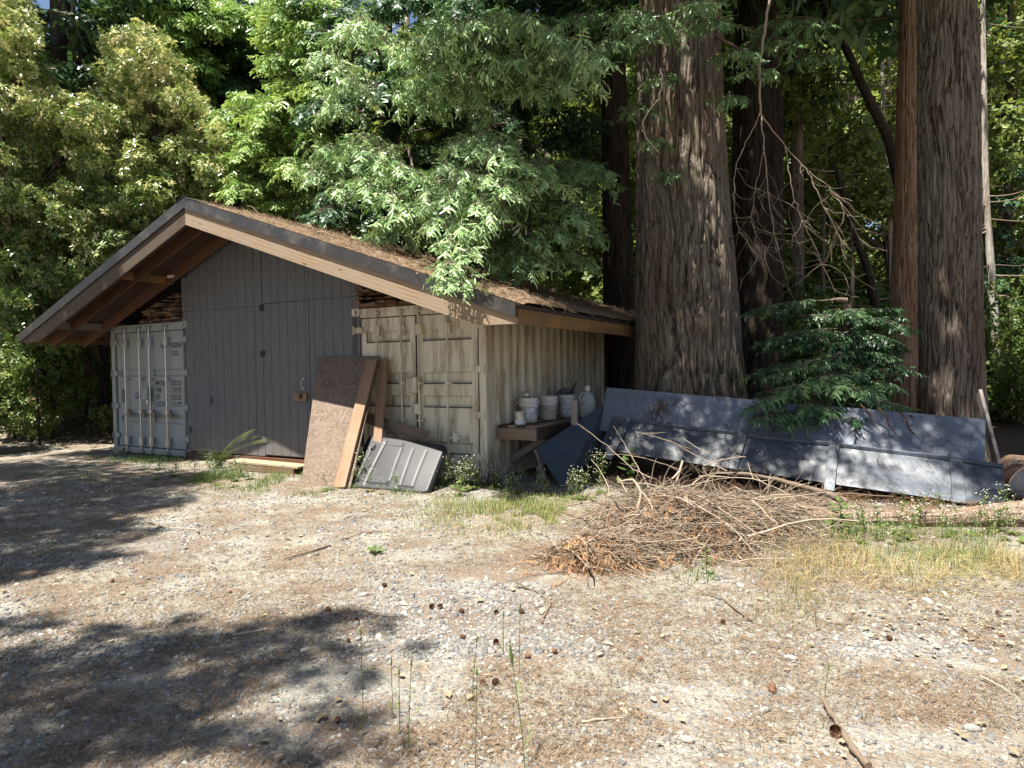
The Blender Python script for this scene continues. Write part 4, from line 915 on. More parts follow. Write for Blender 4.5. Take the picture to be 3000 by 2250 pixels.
redwood([(30, 78, 1260), (36, 74, 900), (44, 76, 500), (48, 76, 300)], 17.5, M['bark_dark'], 'mossy trunk at the left edge rising out of the undergrowth', 53, 14, .05, 60, 120, (9.5, 13, 6), name='oak_tree')

# pale snag, leaning dark stems
def stem(pts, Y, mat, label, r0, name='slender_tree', tw=0, crown=True, n=20):
    P = [PY(x, y, Y) for x, y in pts]; rr_ = np.linspace(r0, r0*.5, len(P)); root = empty(name, P[0], 0, label=label, cat='tree')
    trunk('trunk', P, rr_, mat, root, n=n, nz=80, furrow=.06, flutes=4, seed=len(label), origin=P[0])
    for i in range(tw):
        b = MB(); k = R_.uniform(.2, .95); p = np.array([np.interp(k, np.linspace(0, 1, len(P)), [q[j] for q in P]) for j in range(3)]); sg = R_.choice([-1, 1]); d = np.array([sg, R_.uniform(-.5, .5), R_.uniform(-.25, .3)]); l_ = R_.uniform(.4, 1.8)
        b.tube(limb_path(p-P[0], p-P[0]+d*l_, -.05, 6), np.linspace(.022, .005, 6), 5, rnd=R_.rand()); b.build('limb', M['twig'], root)
    return root, P
stem([(2922, 1100), (2915, 950), (2905, 800), (2890, 600), (2884, 400), (2882, 180), (2878, -60)], 19., M['bark_pale'], 'pale barked leafless trunk with broken limbs, right of the thick grey redwood', .12, 'dead_tree', 26)
stem([(2580, 1080), (2566, 900), (2540, 780), (2500, 680), (2470, 560), (2440, 480)], 16., M['bark_dark'], 'dark stem curving up to the left between the hanging dead branch and the orange trunk', .11, tw=10)
stem([(2640, 560), (2600, 400), (2520, 240), (2470, 120), (2420, 20), (2400, -60)], 15.5, M['bark_dark'], 'dark stem leaning steeply left high up beside the orange trunk', .12, tw=10)
stem([(2412, 1120), (2410, 800), (2416, 500), (2424, 330)], 19., M['bark_grey'], 'thin straight sapling stem behind the tangle of dead twigs', .07, tw=14)
stem([(2618, 1100), (2610, 700), (2590, 400), (2580, 0)], 20., M['bark_pale'], 'slender greyish stem seen just left of the orange trunk', .09, tw=14)
stem([(118, 1330), (112, 1200), (106, 1080)], 14.5, M['bark_dark'], 'thin dark pole standing in the bushes at the far left', .03, 'dead_sapling', 0)
stem([(1190, 900), (1194, 500), (1196, 200), (1190, 0), (1188, -60)], 21., M['bark_pale'], 'pale trunk glimpsed through the drooping boughs above the roof', .14, tw=6)

# ------------------------------------------------------------------ drooping redwoods above the roof
def poly_pick(n, poly):
    poly = np.asarray(poly, float); lo, hi = poly.min(0), poly.max(0); out = []
    while len(out) < n:
        p = lo+R_.rand(2)*(hi-lo); c = False; m = len(poly); j = m-1
        for i in range(m):
            if (poly[i][1] > p[1]) != (poly[j][1] > p[1]) and p[0] < (poly[j][0]-poly[i][0])*(p[1]-poly[i][1])/(poly[j][1]-poly[i][1])+poly[i][0]: c = not c
            j = i
        if c: out.append(p)
    return out
def droop_tree(label, tpx, Yt, items, r0, mat, name='redwood_tree', tpl=FR_HI, leaf='needle_sage', top=16, ctn=.4, front=0):
    P0 = PY(tpx, 1200, Yt); P0[2] = gz(P0[0], P0[1]); root = empty(name, P0, 0, label=label, cat='tree')
    trunk('trunk', [P0, P0+(0.1, 0, 5), P0+(0, .1, 10), P0+(.1, 0, top)], [r0, r0*.85, r0*.6, r0*.2], mat, root, n=60, nz=140, furrow=.07, flutes=6, flare=.1, seed=int(tpx), origin=P0)
    Fx = Fol()
    for (px, py, Y, L, tone, fl) in items:
        if front and px > 1000: Y -= front
        if front: tone += .1
        tip = PY(px, py, Y); far = np.hypot(tip[0]-P0[0], tip[1]-Yt)
        bough_to(Fx, tip, P0, L, trunk_pt=(np.array([P0[0], P0[1], tip[2]+L*.3+.25*far]) if R_.rand() < .55 else None), droop=R_.uniform(.25, .5), nb=int(4+L*3), fl=fl, tone=tone, hang=R_.uniform(.35, .7)*(1.6 if front else 1), wid=.45)
    Fx.build('crown', tpl, [M[leaf], M['twig']], root, P0); return root
R_ = np.random.RandomState(21)
it = []
# sunlit front boughs (traced clumps of the photo: row of lit tips)
for (px, py, Y) in ((1000, 90, 10.5), (1060, 60, 10.5), (930, 150, 11), (1010, 230, 11), (960, 310, 11), (1240, 110, 10), (1310, 70, 9.8), (1400, 60, 9.6), (1480, 40, 9.5), (1560, 50, 9.3), (1620, 90, 9.3), (1330, 170, 10), (1430, 150, 9.8), (1520, 170, 9.6), (1270, 210, 10.2), (1700, 110, 9.2), (1760, 160, 9.2), (1380, 250, 10.4), (1560, 260, 10), (1650, 240, 9.8), (1240, 300, 11)):
    it.append((px, py, Y, R_.uniform(1.4, 2.1), .62, .27))
for (px, py, Y) in ((950, 430, 11), (1000, 470, 10.8), (900, 520, 11), (1060, 440, 10.8), (1110, 480, 10.6), (1180, 500, 10.4), (1250, 540, 10.2), (1000, 560, 10.8), (1080, 560, 10.4), (1150, 600, 10)):
    it.append((px, py, Y, R_.uniform(1.2, 1.8), .55, .25))
droop_tree('pale green redwood whose drooping boughs hang above the left part of the roof', 1150, 17.5, it, .26, M['bark_dark'], ctn=.6, front=1.1)
it = []
for (px, py, Y) in ((1340, 430, 9.6), (1400, 420, 9.4), (1450, 450, 9.2), (1500, 470, 9.2), (1560, 490, 9.3), (1590, 520, 9.4), (1300, 480, 9.6), (1360, 510, 9.2), (1430, 520, 9.), (1480, 550, 9.), (1250, 590, 9.4), (1180, 620, 9.6), (1120, 640, 9.8), (1320, 580, 9.), (1400, 600, 8.9), (1280, 650, 9.), (1350, 660, 8.8), (1420, 650, 9.), (1310, 720, 8.5), (1350, 760, 8.4), (1320, 830, 7.9), (1300, 790, 8.), (1060, 700, 11), (1120, 680, 11), (1200, 700, 10.6)):
    it.append((px, py, Y, R_.uniform(1.1, 1.7) if py < 700 else R_.uniform(.6, .95), .64, .25 if py < 700 else .2))
for (px, py, Y) in ((1620, 560, 10.5), (1660, 620, 10.5), (1690, 500, 10.2), (1740, 480, 10), (1780, 500, 9.8), (1720, 560, 10.5), (1740, 680, 10.5), (1590, 640, 11), (1640, 690, 11), (1520, 620, 11), (1500, 700, 11.4), (1540, 770, 11.5), (1480, 760, 11.4), (1460, 800, 11.2), (1570, 720, 11.6), (1440, 700, 11.)):
    it.append((px, py, Y, R_.uniform(.9, 1.4), .45, .22))
for px, py in poly_pick(20, [(1400, 560), (1740, 600), (1720, 800), (1560, 850), (1450, 800), (1380, 700)]): it.append((px, py, R_.uniform(9.4, 11.6), R_.uniform(.9, 1.3), R_.uniform(.45, .65), .22))
droop_tree('redwood over mid roof, its lowest lit spray hanging before the barge board', 1528, 17., it, .30, M['bark_dark'], front=.7)
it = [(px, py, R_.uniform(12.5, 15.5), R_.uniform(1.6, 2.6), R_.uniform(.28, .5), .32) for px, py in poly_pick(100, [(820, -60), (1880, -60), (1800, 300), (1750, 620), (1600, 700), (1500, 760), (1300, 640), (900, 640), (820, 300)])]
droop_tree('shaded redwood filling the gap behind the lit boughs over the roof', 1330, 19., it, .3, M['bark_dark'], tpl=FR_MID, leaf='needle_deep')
# fresher conifers left of them
R_ = np.random.RandomState(22)
it = [(px, py, R_.uniform(13.5, 16.5), R_.uniform(1.4, 2.2), R_.uniform(.5, .75), .34) for px, py in poly_pick(80, [(800, -60), (1000, -60), (960, 300), (900, 620), (700, 640), (640, 560), (700, 420), (620, 330), (760, 200)])]
droop_tree('young bright yellow green conifer between the tan oaks and the drooping redwoods', 880, 18.5, it, .18, M['bark_dark'], name='fir_tree', tpl=FR_MID, leaf='needle_fresh', ctn=.5)
it = [(px, py, R_.uniform(17.5, 20.5), R_.uniform(1.8, 2.8), R_.uniform(.35, .65), .42) for px, py in poly_pick(70, [(300, -80), (640, -80), (780, 60), (640, 200), (560, 330), (420, 300), (350, 250), (290, 100)])]
droop_tree('broad conifer with upswept fresh green sprays at the top left', 450, 21.5, it, .25, M['bark_dark'], name='fir_tree', tpl=FR_MID, leaf='needle_fresh')
it = [(px, py, R_.uniform(19, 22), R_.uniform(1.8, 2.6), R_.uniform(.1, .4), .42) for px, py in poly_pick(46, [(520, -80), (900, -80), (860, 200), (760, 480), (640, 520), (520, 380)])]
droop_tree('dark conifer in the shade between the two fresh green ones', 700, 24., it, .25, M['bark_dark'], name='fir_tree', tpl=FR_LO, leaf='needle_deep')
# low sapling in front of the trunks, draped over the bluish sheet
R_ = np.random.RandomState(23)
def sapling():
    P0 = PY(2480, 1230, 9.9); P0[2] = 0; root = empty('redwood_sapling', P0, 0, label='dark green redwood sapling spreading flat sprays over the top edge of the bluish sheet', cat='sapling')
    trunk('trunk', [P0, P0+(.02, 0, 1.2), P0+(.1, 0, 2.9), P0+(.1, .1, 4.2)], [.05, .04, .025, .008], M['bark_dark'], root, n=14, nz=50, furrow=.05, flutes=3, origin=P0)
    Fx = Fol()
    for (px, py, Y, L, tone) in [(2200, 1195, 8.9, 1.2, .6), (2250, 1170, 8.8, 1.3, .68), (2300, 1150, 8.7, 1.1, .72), (2350, 1200, 8.6, 1.0, .6), (2400, 1120, 8.7, 1.0, .7), (2450, 1140, 8.6, .9, .75), (2520, 1150, 8.6, .9, .7), (2580, 1180, 8.7, 1., .62), (2650, 1200, 8.8, 1.1, .6), (2700, 1220, 8.8, 1.1, .6), (2260, 1100, 9.2, 1.2, .5), (2330, 1080, 9.1, 1.1, .6), (2420, 1060, 9.1, 1., .55), (2520, 1090, 9.1, 1., .5), (2620, 1130, 9.2, 1.1, .5), (2230, 1230, 8.6, .9, .45), (2320, 1240, 8.5, .8, .4), (2420, 1210, 8.5, .8, .5), (2500, 1230, 8.5, .8, .4), (2600, 1250, 8.5, .8, .45)]+[(R_.uniform(2200, 2680), R_.uniform(900, 1120), R_.uniform(9.3, 10.3), R_.uniform(.7, 1.2), R_.uniform(.25, .5)) for _ in range(26)]:
        tip = PY(px, py, Y); bough_to(Fx, tip, P0, L, trunk_pt=(np.array([P0[0], P0[1], tip[2]+.15]) if R_.rand() < .5 else None), droop=.18, nb=int(5+L*3), fl=.2, tone=tone, hang=.18, wid=.42, rb=.01)
    Fx.build('crown', FR_HI, [M['needle_deep'], M['twig']], root, P0)
sapling()

# ------------------------------------------------------------------ tan oaks on the left
R_ = np.random.RandomState(31)
def oak(label, base, hgt, clusters, leaf, size, dens, toneF, r0=.14, name='oak_tree', tpl=WH, matb='bark_dark', group=None, shell=.5, cat='tree'):
    base = np.asarray(base, float); root = empty(name, base, 0, label=label, cat=cat, group=group)
    trunk('trunk', [base-(0, 0, .1), base+(.1, 0, hgt*.4), base+(-.1, .1, hgt*.7), base+(0, 0, hgt)], [r0, r0*.8, r0*.55, r0*.2], M[matb], root, n=24, nz=50, furrow=.04, flutes=4, flare=.1, seed=int(abs(base[0])*10), origin=base)
    b = MB()
    cl = [np.array(c)-np.r_[base, 0, 0, 0] for c in clusters]
    for c in cl[::3]:
        z0 = max(.2*hgt, c[2]-1.0-R_.rand()); b.tube(limb_path((0, 0, min(z0, hgt*.85)), c[:3], .06, 6), np.linspace(r0*.35, .01, 6), 5, mat=1, rnd=.2)
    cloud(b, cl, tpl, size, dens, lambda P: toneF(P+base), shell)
    b.build('crown', [M[leaf], M['twig']], root); return root
def clumps(poly, n, Y0, Y1, r0, r1):
    out = []
    for px, py in poly_pick(n, poly):
        p = PY(px, py, R_.uniform(Y0, Y1)); r = R_.uniform(r0, r1); out.append((p[0], p[1], max(p[2], .3), r*R_.uniform(.9, 1.4), r*R_.uniform(.9, 1.3), r*R_.uniform(.6, .9)))
    return out
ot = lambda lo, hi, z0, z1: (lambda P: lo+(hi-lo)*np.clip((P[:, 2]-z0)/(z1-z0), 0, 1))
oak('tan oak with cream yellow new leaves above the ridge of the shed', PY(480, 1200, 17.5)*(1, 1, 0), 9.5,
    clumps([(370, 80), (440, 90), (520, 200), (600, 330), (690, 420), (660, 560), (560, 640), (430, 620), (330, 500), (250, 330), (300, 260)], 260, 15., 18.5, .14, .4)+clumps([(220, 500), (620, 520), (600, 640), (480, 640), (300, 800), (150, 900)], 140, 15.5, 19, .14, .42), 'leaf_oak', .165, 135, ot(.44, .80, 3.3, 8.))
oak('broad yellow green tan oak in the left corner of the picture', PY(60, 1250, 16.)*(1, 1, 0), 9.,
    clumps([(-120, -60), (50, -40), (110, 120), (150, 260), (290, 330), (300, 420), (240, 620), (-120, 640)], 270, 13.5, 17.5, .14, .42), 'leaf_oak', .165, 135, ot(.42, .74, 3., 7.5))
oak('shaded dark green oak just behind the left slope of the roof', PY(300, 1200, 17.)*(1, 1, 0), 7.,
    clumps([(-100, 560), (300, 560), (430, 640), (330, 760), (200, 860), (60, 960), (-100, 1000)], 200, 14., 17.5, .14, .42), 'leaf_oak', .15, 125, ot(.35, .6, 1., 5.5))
for (px, py, Y, wv, lab) in ((40, 1180, 15.5, 90, 'bright leafy bush at the far left edge under the oaks'), (150, 1150, 16, 80, 'leafy bush below the left end of the roof, second from the left edge'), (250, 1120, 17.5, 80, 'leafy bush seen between the roof end and the grey container'), (320, 1160, 19.5, 60, 'small bush close behind the left side of the grey container'), (-40, 1240, 13.5, 60, 'low bush cut off by the left edge of the picture')):
    base = PY(px, py+120, Y); base[2] = gz(base[0], base[1])
    oak(lab, base, 1.8, [(base[0]+R_.normal(0, wv/F_*Y*.7), base[1]+R_.normal(0, .5), max(.25, R_.uniform(.3, 2.4))+base[2], .5, .5, .38) for _ in range(16)], 'leaf_shrub', .12, 190, lambda P: .55, .04, 'bush', WH2, group=None, cat='bush')

# ------------------------------------------------------------------ the wood behind: individual trees from a few models
R_ = np.random.RandomState(41)
def broad_proto(seed):
    H = 15.; root = empty('forest_tree', (0, 0, 0)); b = MB(); r = R_
    trunk('trunk', [(0, 0, -.5), (.2, .1, 5), (0, .2, 10), (.2, 0, H)], [.22, .18, .12, .04], M['bark_dark'], root, n=16, nz=40, furrow=.05, flutes=3, seed=seed)
    cl = []
    for i in range(46):
        z = 1.2+(H-1.2)*R_.rand()**.9; q = 3.4*math.sqrt(max(.15, 1-((z-H*.45)/(H*.62))**2)); a = R_.rand()*6.28; rd = q*math.sqrt(R_.rand()); cl.append((rd*math.cos(a), rd*math.sin(a), z, R_.uniform(.7, 1.3), R_.uniform(.7, 1.3), R_.uniform(.5, .9)))
    for c in cl[::2]: b.tube(limb_path((0, 0, c[2]*.75), c[:3], .08, 5), np.linspace(.06, .012, 5), 4, mat=1, rnd=.2)
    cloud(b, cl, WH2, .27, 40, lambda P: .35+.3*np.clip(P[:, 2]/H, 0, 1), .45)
    b.build('crown', [M['leaf_back'], M['twig']], root); return root
def conif_proto(seed):
    H = 19.; root = empty('forest_tree', (0, 0, 0)); Fx = Fol()
    trunk('trunk', [(0, 0, -.5), (.0, .1, 6), (0, .0, 12), (.0, 0, H)], [.28, .22, .15, .03], M['bark_dark'], root, n=16, nz=50, furrow=.06, flutes=4, seed=seed)
    for i in range(34):
        z = 2.5+(H-3)*i/34; a = R_.rand()*6.28; L = R_.uniform(.75, 1.1)*3.6*(1-z/H*.75)
        Fx.bough((0, 0, z), (math.cos(a), math.sin(a), .1), L, .25, 7, .6, .4, .35, .42, rb=.04)
    Fx.build('crown', FR_LO, [M['needle_deep'], M['twig']], root); return root
protos = [broad_proto(1), conif_proto(2), broad_proto(3), broad_proto(4)]
used = set()
FARLAB = {0: ('leafy tree in the wood behind the shed and the redwoods', 'leafy trees of the wood behind'), 1: ('dark conifer in the wood behind the shed and the redwoods', 'conifers of the wood behind')}
def far_tree(k, x, y, s_, rz):
    pr = protos[k]; o = pr if k not in used else copy_tree(pr); used.add(k)
    o.location = (x, y, float(gz(x, y))-.2); o.rotation_euler = (0, 0, rz); o.scale = (s_, s_, s_*R_.uniform(.9, 1.15))
    lab = FARLAB[1 if k == 1 else 0]; tag(o, lab[0], 'tree', lab[1])
for i in range(58):
    ring = i % 4; Y = (22, 28, 35, 44)[ring]+R_.uniform(-2, 3); x = R_.uniform(-.95, .95)*Y
    if ring == 0:
        x = R_.uniform(-.9, .92)*Y
        if -.12*Y < x < .05*Y and R_.rand() < .5: continue
    far_tree([0, 1, 2, 3, 0, 1, 2][R_.randint(7)], x, Y, R_.uniform(.75, 1.1)*(1+.012*(Y-22)), R_.rand()*6.28)
# undergrowth bushes behind the sheets and under the trees
bp = []
for k in range(2):
    root = empty('undergrowth_bush', (0, 0, 0)); b = MB(); cl = [(R_.normal(0, .9), R_.normal(0, .8), R_.uniform(.2, 2.6), .6, .6, .45) for _ in range(22)]
    for c in cl: b.tube(limb_path((c[0]*.1, c[1]*.1, 0), c[:3], .06, 5), np.linspace(.025, .006, 5), 4, mat=1, rnd=.3)
    cloud(b, cl, WH2, .13, 110, lambda P: .45, .4); b.build('foliage', [M['leaf_shrub'], M['twig']], root); bp.append(root)
n_b = 0
for i in range(40):
    Y = R_.uniform(15.5, 24); x = R_.uniform(-.2, .95)*Y if i % 4 else R_.uniform(-.9, -.5)*Y
    if np.hypot(x-3.5, Y-16) < 1: continue
    if (x-A0[0])*N[0]+(Y-A0[1])*N[1] < 7.4 and (x-A0[0])*U[0]+(Y-A0[1])*U[1] < 10.5: continue
    o = bp[n_b] if n_b < 2 else copy_tree(bp[n_b % 2]); n_b += 1; s_ = R_.uniform(.7, 1.3)
    o.location = (x, Y, float(gz(x, Y))); o.rotation_euler = (0, 0, R_.rand()*6.28); o.scale = (s_, s_, s_*R_.uniform(.8, 1.2)); tag(o, 'bush of the undergrowth on the forest floor behind the redwoods and sheets', 'bush', 'undergrowth bushes of the wood behind')
# far off wood as one mass
b = MB(); cl = []
for i in range(420):
    a = R_.uniform(-.95, .95); r = R_.uniform(58, 74); x, y = r*math.sin(a)*1.1, r*math.cos(a); cl.append((x, y, float(gz(x, y))+R_.uniform(0, 24), 3.2, 3.2, 2.6))
cloud(b, cl, WH2, .9, 8, lambda P: .45, .4); tag(b.build('distant_wood', [M['leaf_back']]), 'far off wood closing the view behind the trees', 'wood', kind='stuff')

# ------------------------------------------------------------------ trees outside the frame that shade the yard
R_ = np.random.RandomState(51)
SH = SUNV[:2]/-SUNV[2]
def shade_tree(label, pts, z0, z1, tx, r, dens=230, extra=()):
    cl = [(q[0]-SH[0]*(9.5-q[2]), q[1]-SH[1]*(9.5-q[2]), 9.5, .75, .75, .5) for q in extra]
    for (px, py, k) in pts:
        g = G(px, py); z = R_.uniform(z0, z1); c = g[:2]-SH*z; cl.append((c[0], c[1], z, r*k, r*k, r*k*.6))
    base = np.array([tx[0], tx[1], 0.]); oak(label, base, z1+1, cl, 'leaf_oak', .16, dens, lambda P: .45, .22, shell=.2)
shade_tree('tall oak outside the frame beyond the left edge, shading the left of the yard', [(-150, 1400, 1.6), (0, 1370, 1.3), (150, 1380, 1.3), (300, 1400, 1.2), (430, 1420, 1.0), (520, 1400, .8), (60, 1450, 1.2), (200, 1460, 1.1), (350, 1470, .9), (-50, 1530, 1.1), (100, 1540, .9), (230, 1540, .7), (-60, 1620, .8), (60, 1640, .6), (170, 1630, .5), (-100, 1700, .6), (0, 1690, .4), (330, 1560, .5), (430, 1480, .6), (250, 1640, .4)], 9, 11, (-13.5, 3), 1.0, extra=[S(u_, t_, ztop(u_)) for u_ in (-.6, .3, 1.2, 1.9) for t_ in (-1.3, -.3)])
shade_tree('leafy limb of an oak outside the frame above the camera, shading the foreground', [(0, 2050, 1.), (150, 2000, 1), (300, 1960, 1), (450, 1930, 1), (600, 1900, 1), (750, 1870, 1), (880, 1840, .9), (980, 1820, .7), (150, 2130, 1), (330, 2080, 1), (500, 2040, 1), (700, 1990, .9), (850, 1950, .7), (0, 2230, 1), (200, 2240, 1), (350, 2180, .8), (1010, 1900, .5), (-100, 1980, 1), (80, 1930, .6), (300, 1870, .7), (520, 1840, .6), (-50, 1850, .8), (120, 1830, .6), (1080, 1990, .4), (980, 2000, .5), (1080, 2100, .4), (1000, 2080, .35), (900, 2160, .4), (760, 2160, .45), (620, 2200, .5), (520, 2150, .6), (1130, 1830, .35), (1150, 2200, .3), (1020, 2200, .3), (850, 2240, .4), (1230, 1900, .25)], 8, 12, (-7.5, -3), .40, 150)

# ------------------------------------------------------------------ ground cover
R_ = np.random.RandomState(61)
def ico(sub):
    t = (1+5**.5)/2; v = [(-1, t, 0), (1, t, 0), (-1, -t, 0), (1, -t, 0), (0, -1, t), (0, 1, t), (0, -1, -t), (0, 1, -t), (t, 0, -1), (t, 0, 1), (-t, 0, -1), (-t, 0, 1)]
    f = [(0, 11, 5), (0, 5, 1), (0, 1, 7), (0, 7, 10), (0, 10, 11), (1, 5, 9), (5, 11, 4), (11, 10, 2), (10, 7, 6), (7, 1, 8), (3, 9, 4), (3, 4, 2), (3, 2, 6), (3, 6, 8), (3, 8, 9), (4, 9, 5), (2, 4, 11), (6, 2, 10), (8, 6, 7), (9, 8, 1)]
    v = [vn(np.array(p, float)) for p in v]
    for _ in range(sub):
        c = {}; g = []
        def mid(a, b_):
            k = (min(a, b_), max(a, b_))
            if k not in c: c[k] = len(v); v.append(vn(v[a]+v[b_]))
            return c[k]
        for (a, b_, d) in f: x, y, z = mid(a, b_), mid(b_, d), mid(d, a); g += [(a, x, z), (b_, y, x), (d, z, y), (x, y, z)]
        f = g
    return np.array(v), np.array(f)
def lumpy(tpl, seed):
    r = np.random.RandomState(seed); k = vn(r.normal(0, 1, (5, 3))); v = tpl[0].copy(); s_ = 1+.0*v[:, 0]
    for q in k: s_ = s_-.16*np.clip(v@q-.35, 0, 1)*1.6
    v = v*s_[:, None]; v[:, 0] *= r.uniform(.9, 1.3); v[:, 1] *= r.uniform(.65, .95); v[:, 2] *= r.uniform(.38, .6); return v, tpl[1]
def front_t(x, y): return (x-A0[0])*N[0]+(y-A0[1])*N[1]
def yard_pts(n, y0, y1, power=1., xm=1.08):
    y = y0+(y1-y0)*R_.rand(n)**power; x = R_.uniform(-xm, xm, n)*(y+.35); k = front_t(x, y) < np.where(x > .6, 9., -.02)
    return x[k], y[k]
LITN = lambda x, y: fbm(x*1.3+11, y*1.6+4, 4)
def spin(n, tilt=.25):
    Z = np.stack([R_.normal(0, tilt, n), R_.normal(0, tilt, n), np.ones(n)], 1); return Z
b = MB(); T0_, T1_ = ico(1), ico(0)
for k in range(4):
    x, y = yard_pts(4800, 2.4, 4.6); s_ = R_.lognormal(-4.72, .36, len(x)).clip(.004, .022); z = gz(x, y)+s_*.02; tp = lumpy(T0_, k)
    b.inst(tp[0], tp[1], rotmats(spin(len(x)), R_.rand(len(x))*6.28, s_), np.stack([x, y, z], 1), R_.rand(len(x))**1.2, smooth=True)
for k in range(4):
    x, y = yard_pts(11500, 3.6, 9.5, 1.25); m_ = ((LITN(x, y) < .54) & (fbm(x*.9+3, y*.9+8, 3) > .42)) | (R_.rand(len(x)) < .25); x, y = x[m_], y[m_]; s_ = (R_.lognormal(-4.45, .38, len(x))*(1+.05*y)).clip(.006, .040); z = gz(x, y)+s_*.02; tp = lumpy(T1_, k+9)
    b.inst(tp[0], tp[1], rotmats(spin(len(x)), R_.rand(len(x))*6.28, s_), np.stack([x, y, z], 1), R_.rand(len(x))**1.1, smooth=True)
x, y = yard_pts(110, 2.6, 10.5); s_ = R_.uniform(.018, .042, len(x)); tp = lumpy(T0_, 33); b.inst(tp[0], tp[1], rotmats(spin(len(x), .12), R_.rand(len(x))*6.28, s_), np.stack([x, y, gz(x, y)+s_*.1], 1), R_.uniform(.4, 1, len(x)), smooth=True)
tag(b.build('gravel', M['pebble']), 'grey gravel spread over the yard', 'gravel', kind='stuff')
# needle litter: short brown straws and small dead sprays
b = MB(); ST = (np.array([(0, -.5, 0), (.5, -.5, .10), (1, 0, 0), (.5, .5, .10)]), np.array([(0, 1, 2, 3)]))
def straws(b, x, y, z, l0, l1, w_, tone=.5, tilt=.16):
    n = len(x); M_ = rotmats(spin(n, tilt), R_.rand(n)*6.28, np.ones(n)); M_[:, :, 0] *= R_.uniform(l0, l1, n)[:, None]; M_[:, :, 1] *= w_; M_[:, :, 2] *= .06
    b.inst(ST[0], ST[1], M_, np.stack([x, y, z], 1), np.clip(tone+R_.normal(0, .25, n), 0, 1))
x, y = yard_pts(320000, 2.4, 11.5, 1.15); q = LITN(x, y); m_ = R_.rand(len(x)) < np.clip((q-.39)/.12, .16, 1)*np.where(y < 6, 1, .8); x, y = x[m_], y[m_]
straws(b, x, y, gz(x, y)+.006+.008*R_.rand(len(x)), .02, .055, .0028)
FD = frond_tpl(5, .30, .016, 50, .4, 4, .2)
x, y = yard_pts(11000, 2.4, 9.5); m_ = LITN(x, y) > .5; x, y = x[m_], y[m_]; n = len(x)
b.inst(FD[0], FD[1], rotmats(spin(n, .12), R_.rand(n)*6.28, R_.uniform(.05, .13, n)), np.stack([x, y, gz(x, y)+.014], 1), R_.uniform(.2, .75, n))
tag(b.build('needle_litter', M['litter']), 'brown redwood needles drifted over the gravel', 'needle litter', kind='stuff')
# dry curled leaves
LV = []
for i in range(7):
    for j in range(5):
        u_ = i/6; v_ = (j-2)/2; wv = .30*math.sin(math.pi*min(1, u_*.97+.02))**.8; LV.append((u_, v_*wv, .14*abs(v_)**1.5*math.sin(math.pi*u_)+.10*(u_-.5)**2))
LF = [(i*5+j, (i+1)*5+j, (i+1)*5+j+1, i*5+j+1) for i in range(6) for j in range(4)]
b = MB()
x, y = yard_pts(420, 2.45, 10, .9); n = len(x); b.inst(np.array(LV), np.array(LF), rotmats(spin(n, .22), R_.rand(n)*6.28, R_.uniform(.025, .065, n)), np.stack([x, y, gz(x, y)+.014], 1), R_.uniform(.3, 1, n), smooth=True)
c = G(2900, 1860); x = R_.normal(c[0], .5, 130); y = R_.normal(c[1], .35, 130); b.inst(np.array(LV), np.array(LF), rotmats(spin(130, .3), R_.rand(130)*6.28, R_.uniform(.02, .05, 130)), np.stack([x, y, gz(x, y)+.02], 1), R_.uniform(.4, 1, 130), smooth=True)
c = G(250, 1300); x = R_.normal(c[0], 2.2, 2600); y = R_.normal(c[1]+2.2, 1.4, 2600); b.inst(np.array(LV)[::1], np.array(LF), rotmats(spin(2600, .3), R_.rand(2600)*6.28, R_.uniform(.06, .13, 2600)), np.stack([x, y, gz(x, y)+.03], 1), R_.uniform(.0, .9, 2600), smooth=True)
tag(b.build('fallen_leaves', M['dry_leaf']), 'dry tan leaves scattered over the yard and heaped at the far left bank', 'leaves', kind='stuff')
# roof litter
b = MB(); nu, nt_ = 150, 170; uu, tt = np.meshgrid(np.linspace(RK[0]+.17, RR[0]+.03, nu), np.linspace(T0+.13, T1, nt_), indexing='ij')
zt_ = RK[1]+(RR[1]-RK[1])*(uu-RK[0])/(RR[0]-RK[0]); edge = np.clip(np.minimum((tt-T0-.13)/.25, np.minimum((uu-RK[0]-.17)/.9, (RR[0]+.04-uu)/.1+.3)), 0, 1)
hh = .022*(edge > 0)+edge*(.02+.075*fbm(uu*1.6, tt*1.6, 4)+.05*fbm(uu*7, tt*7, 2)*np.clip((uu-5)/3, 0, 1)); Vr = A0+uu[..., None]*U+tt[..., None]*N; Vr[..., 2] = zt_+hh-.008
i, j = np.meshgrid(np.arange(nu-1), np.arange(nt_-1), indexing='ij'); a = (i*nt_+j).ravel(); b.V.append(Vr.reshape(-1, 3)); b.Q.append((.35+.4*fbm(uu*3, tt*3)).ravel()); b.n = nu*nt_; b.F.append((np.stack([a, a+nt_, a+nt_+1, a+1], 1), 0, True))
n = 60000; ru = R_.uniform(0, 1, n); rt = R_.uniform(0, 1, n)**1.2; P = Vr[(ru*(nu-1)).astype(int), (rt*(nt_-1)).astype(int)]+np.stack([R_.normal(0, .02, n), R_.normal(0, .02, n), R_.uniform(0, .02, n)], 1)
M_ = rotmats(np.stack([np.full(n, U[0]*.3), np.full(n, U[1]*.3), np.ones(n)], 1)+R_.normal(0, .25, (n, 3)), R_.rand(n)*6.28, np.ones(n)); M_[:, :, 0] *= R_.uniform(.04, .12, n)[:, None]; M_[:, :, 1] *= .005; M_[:, :, 2] *= .06
b.inst(ST[0], ST[1], M_, P, np.clip(.55+R_.normal(0, .25, n), 0, 1))
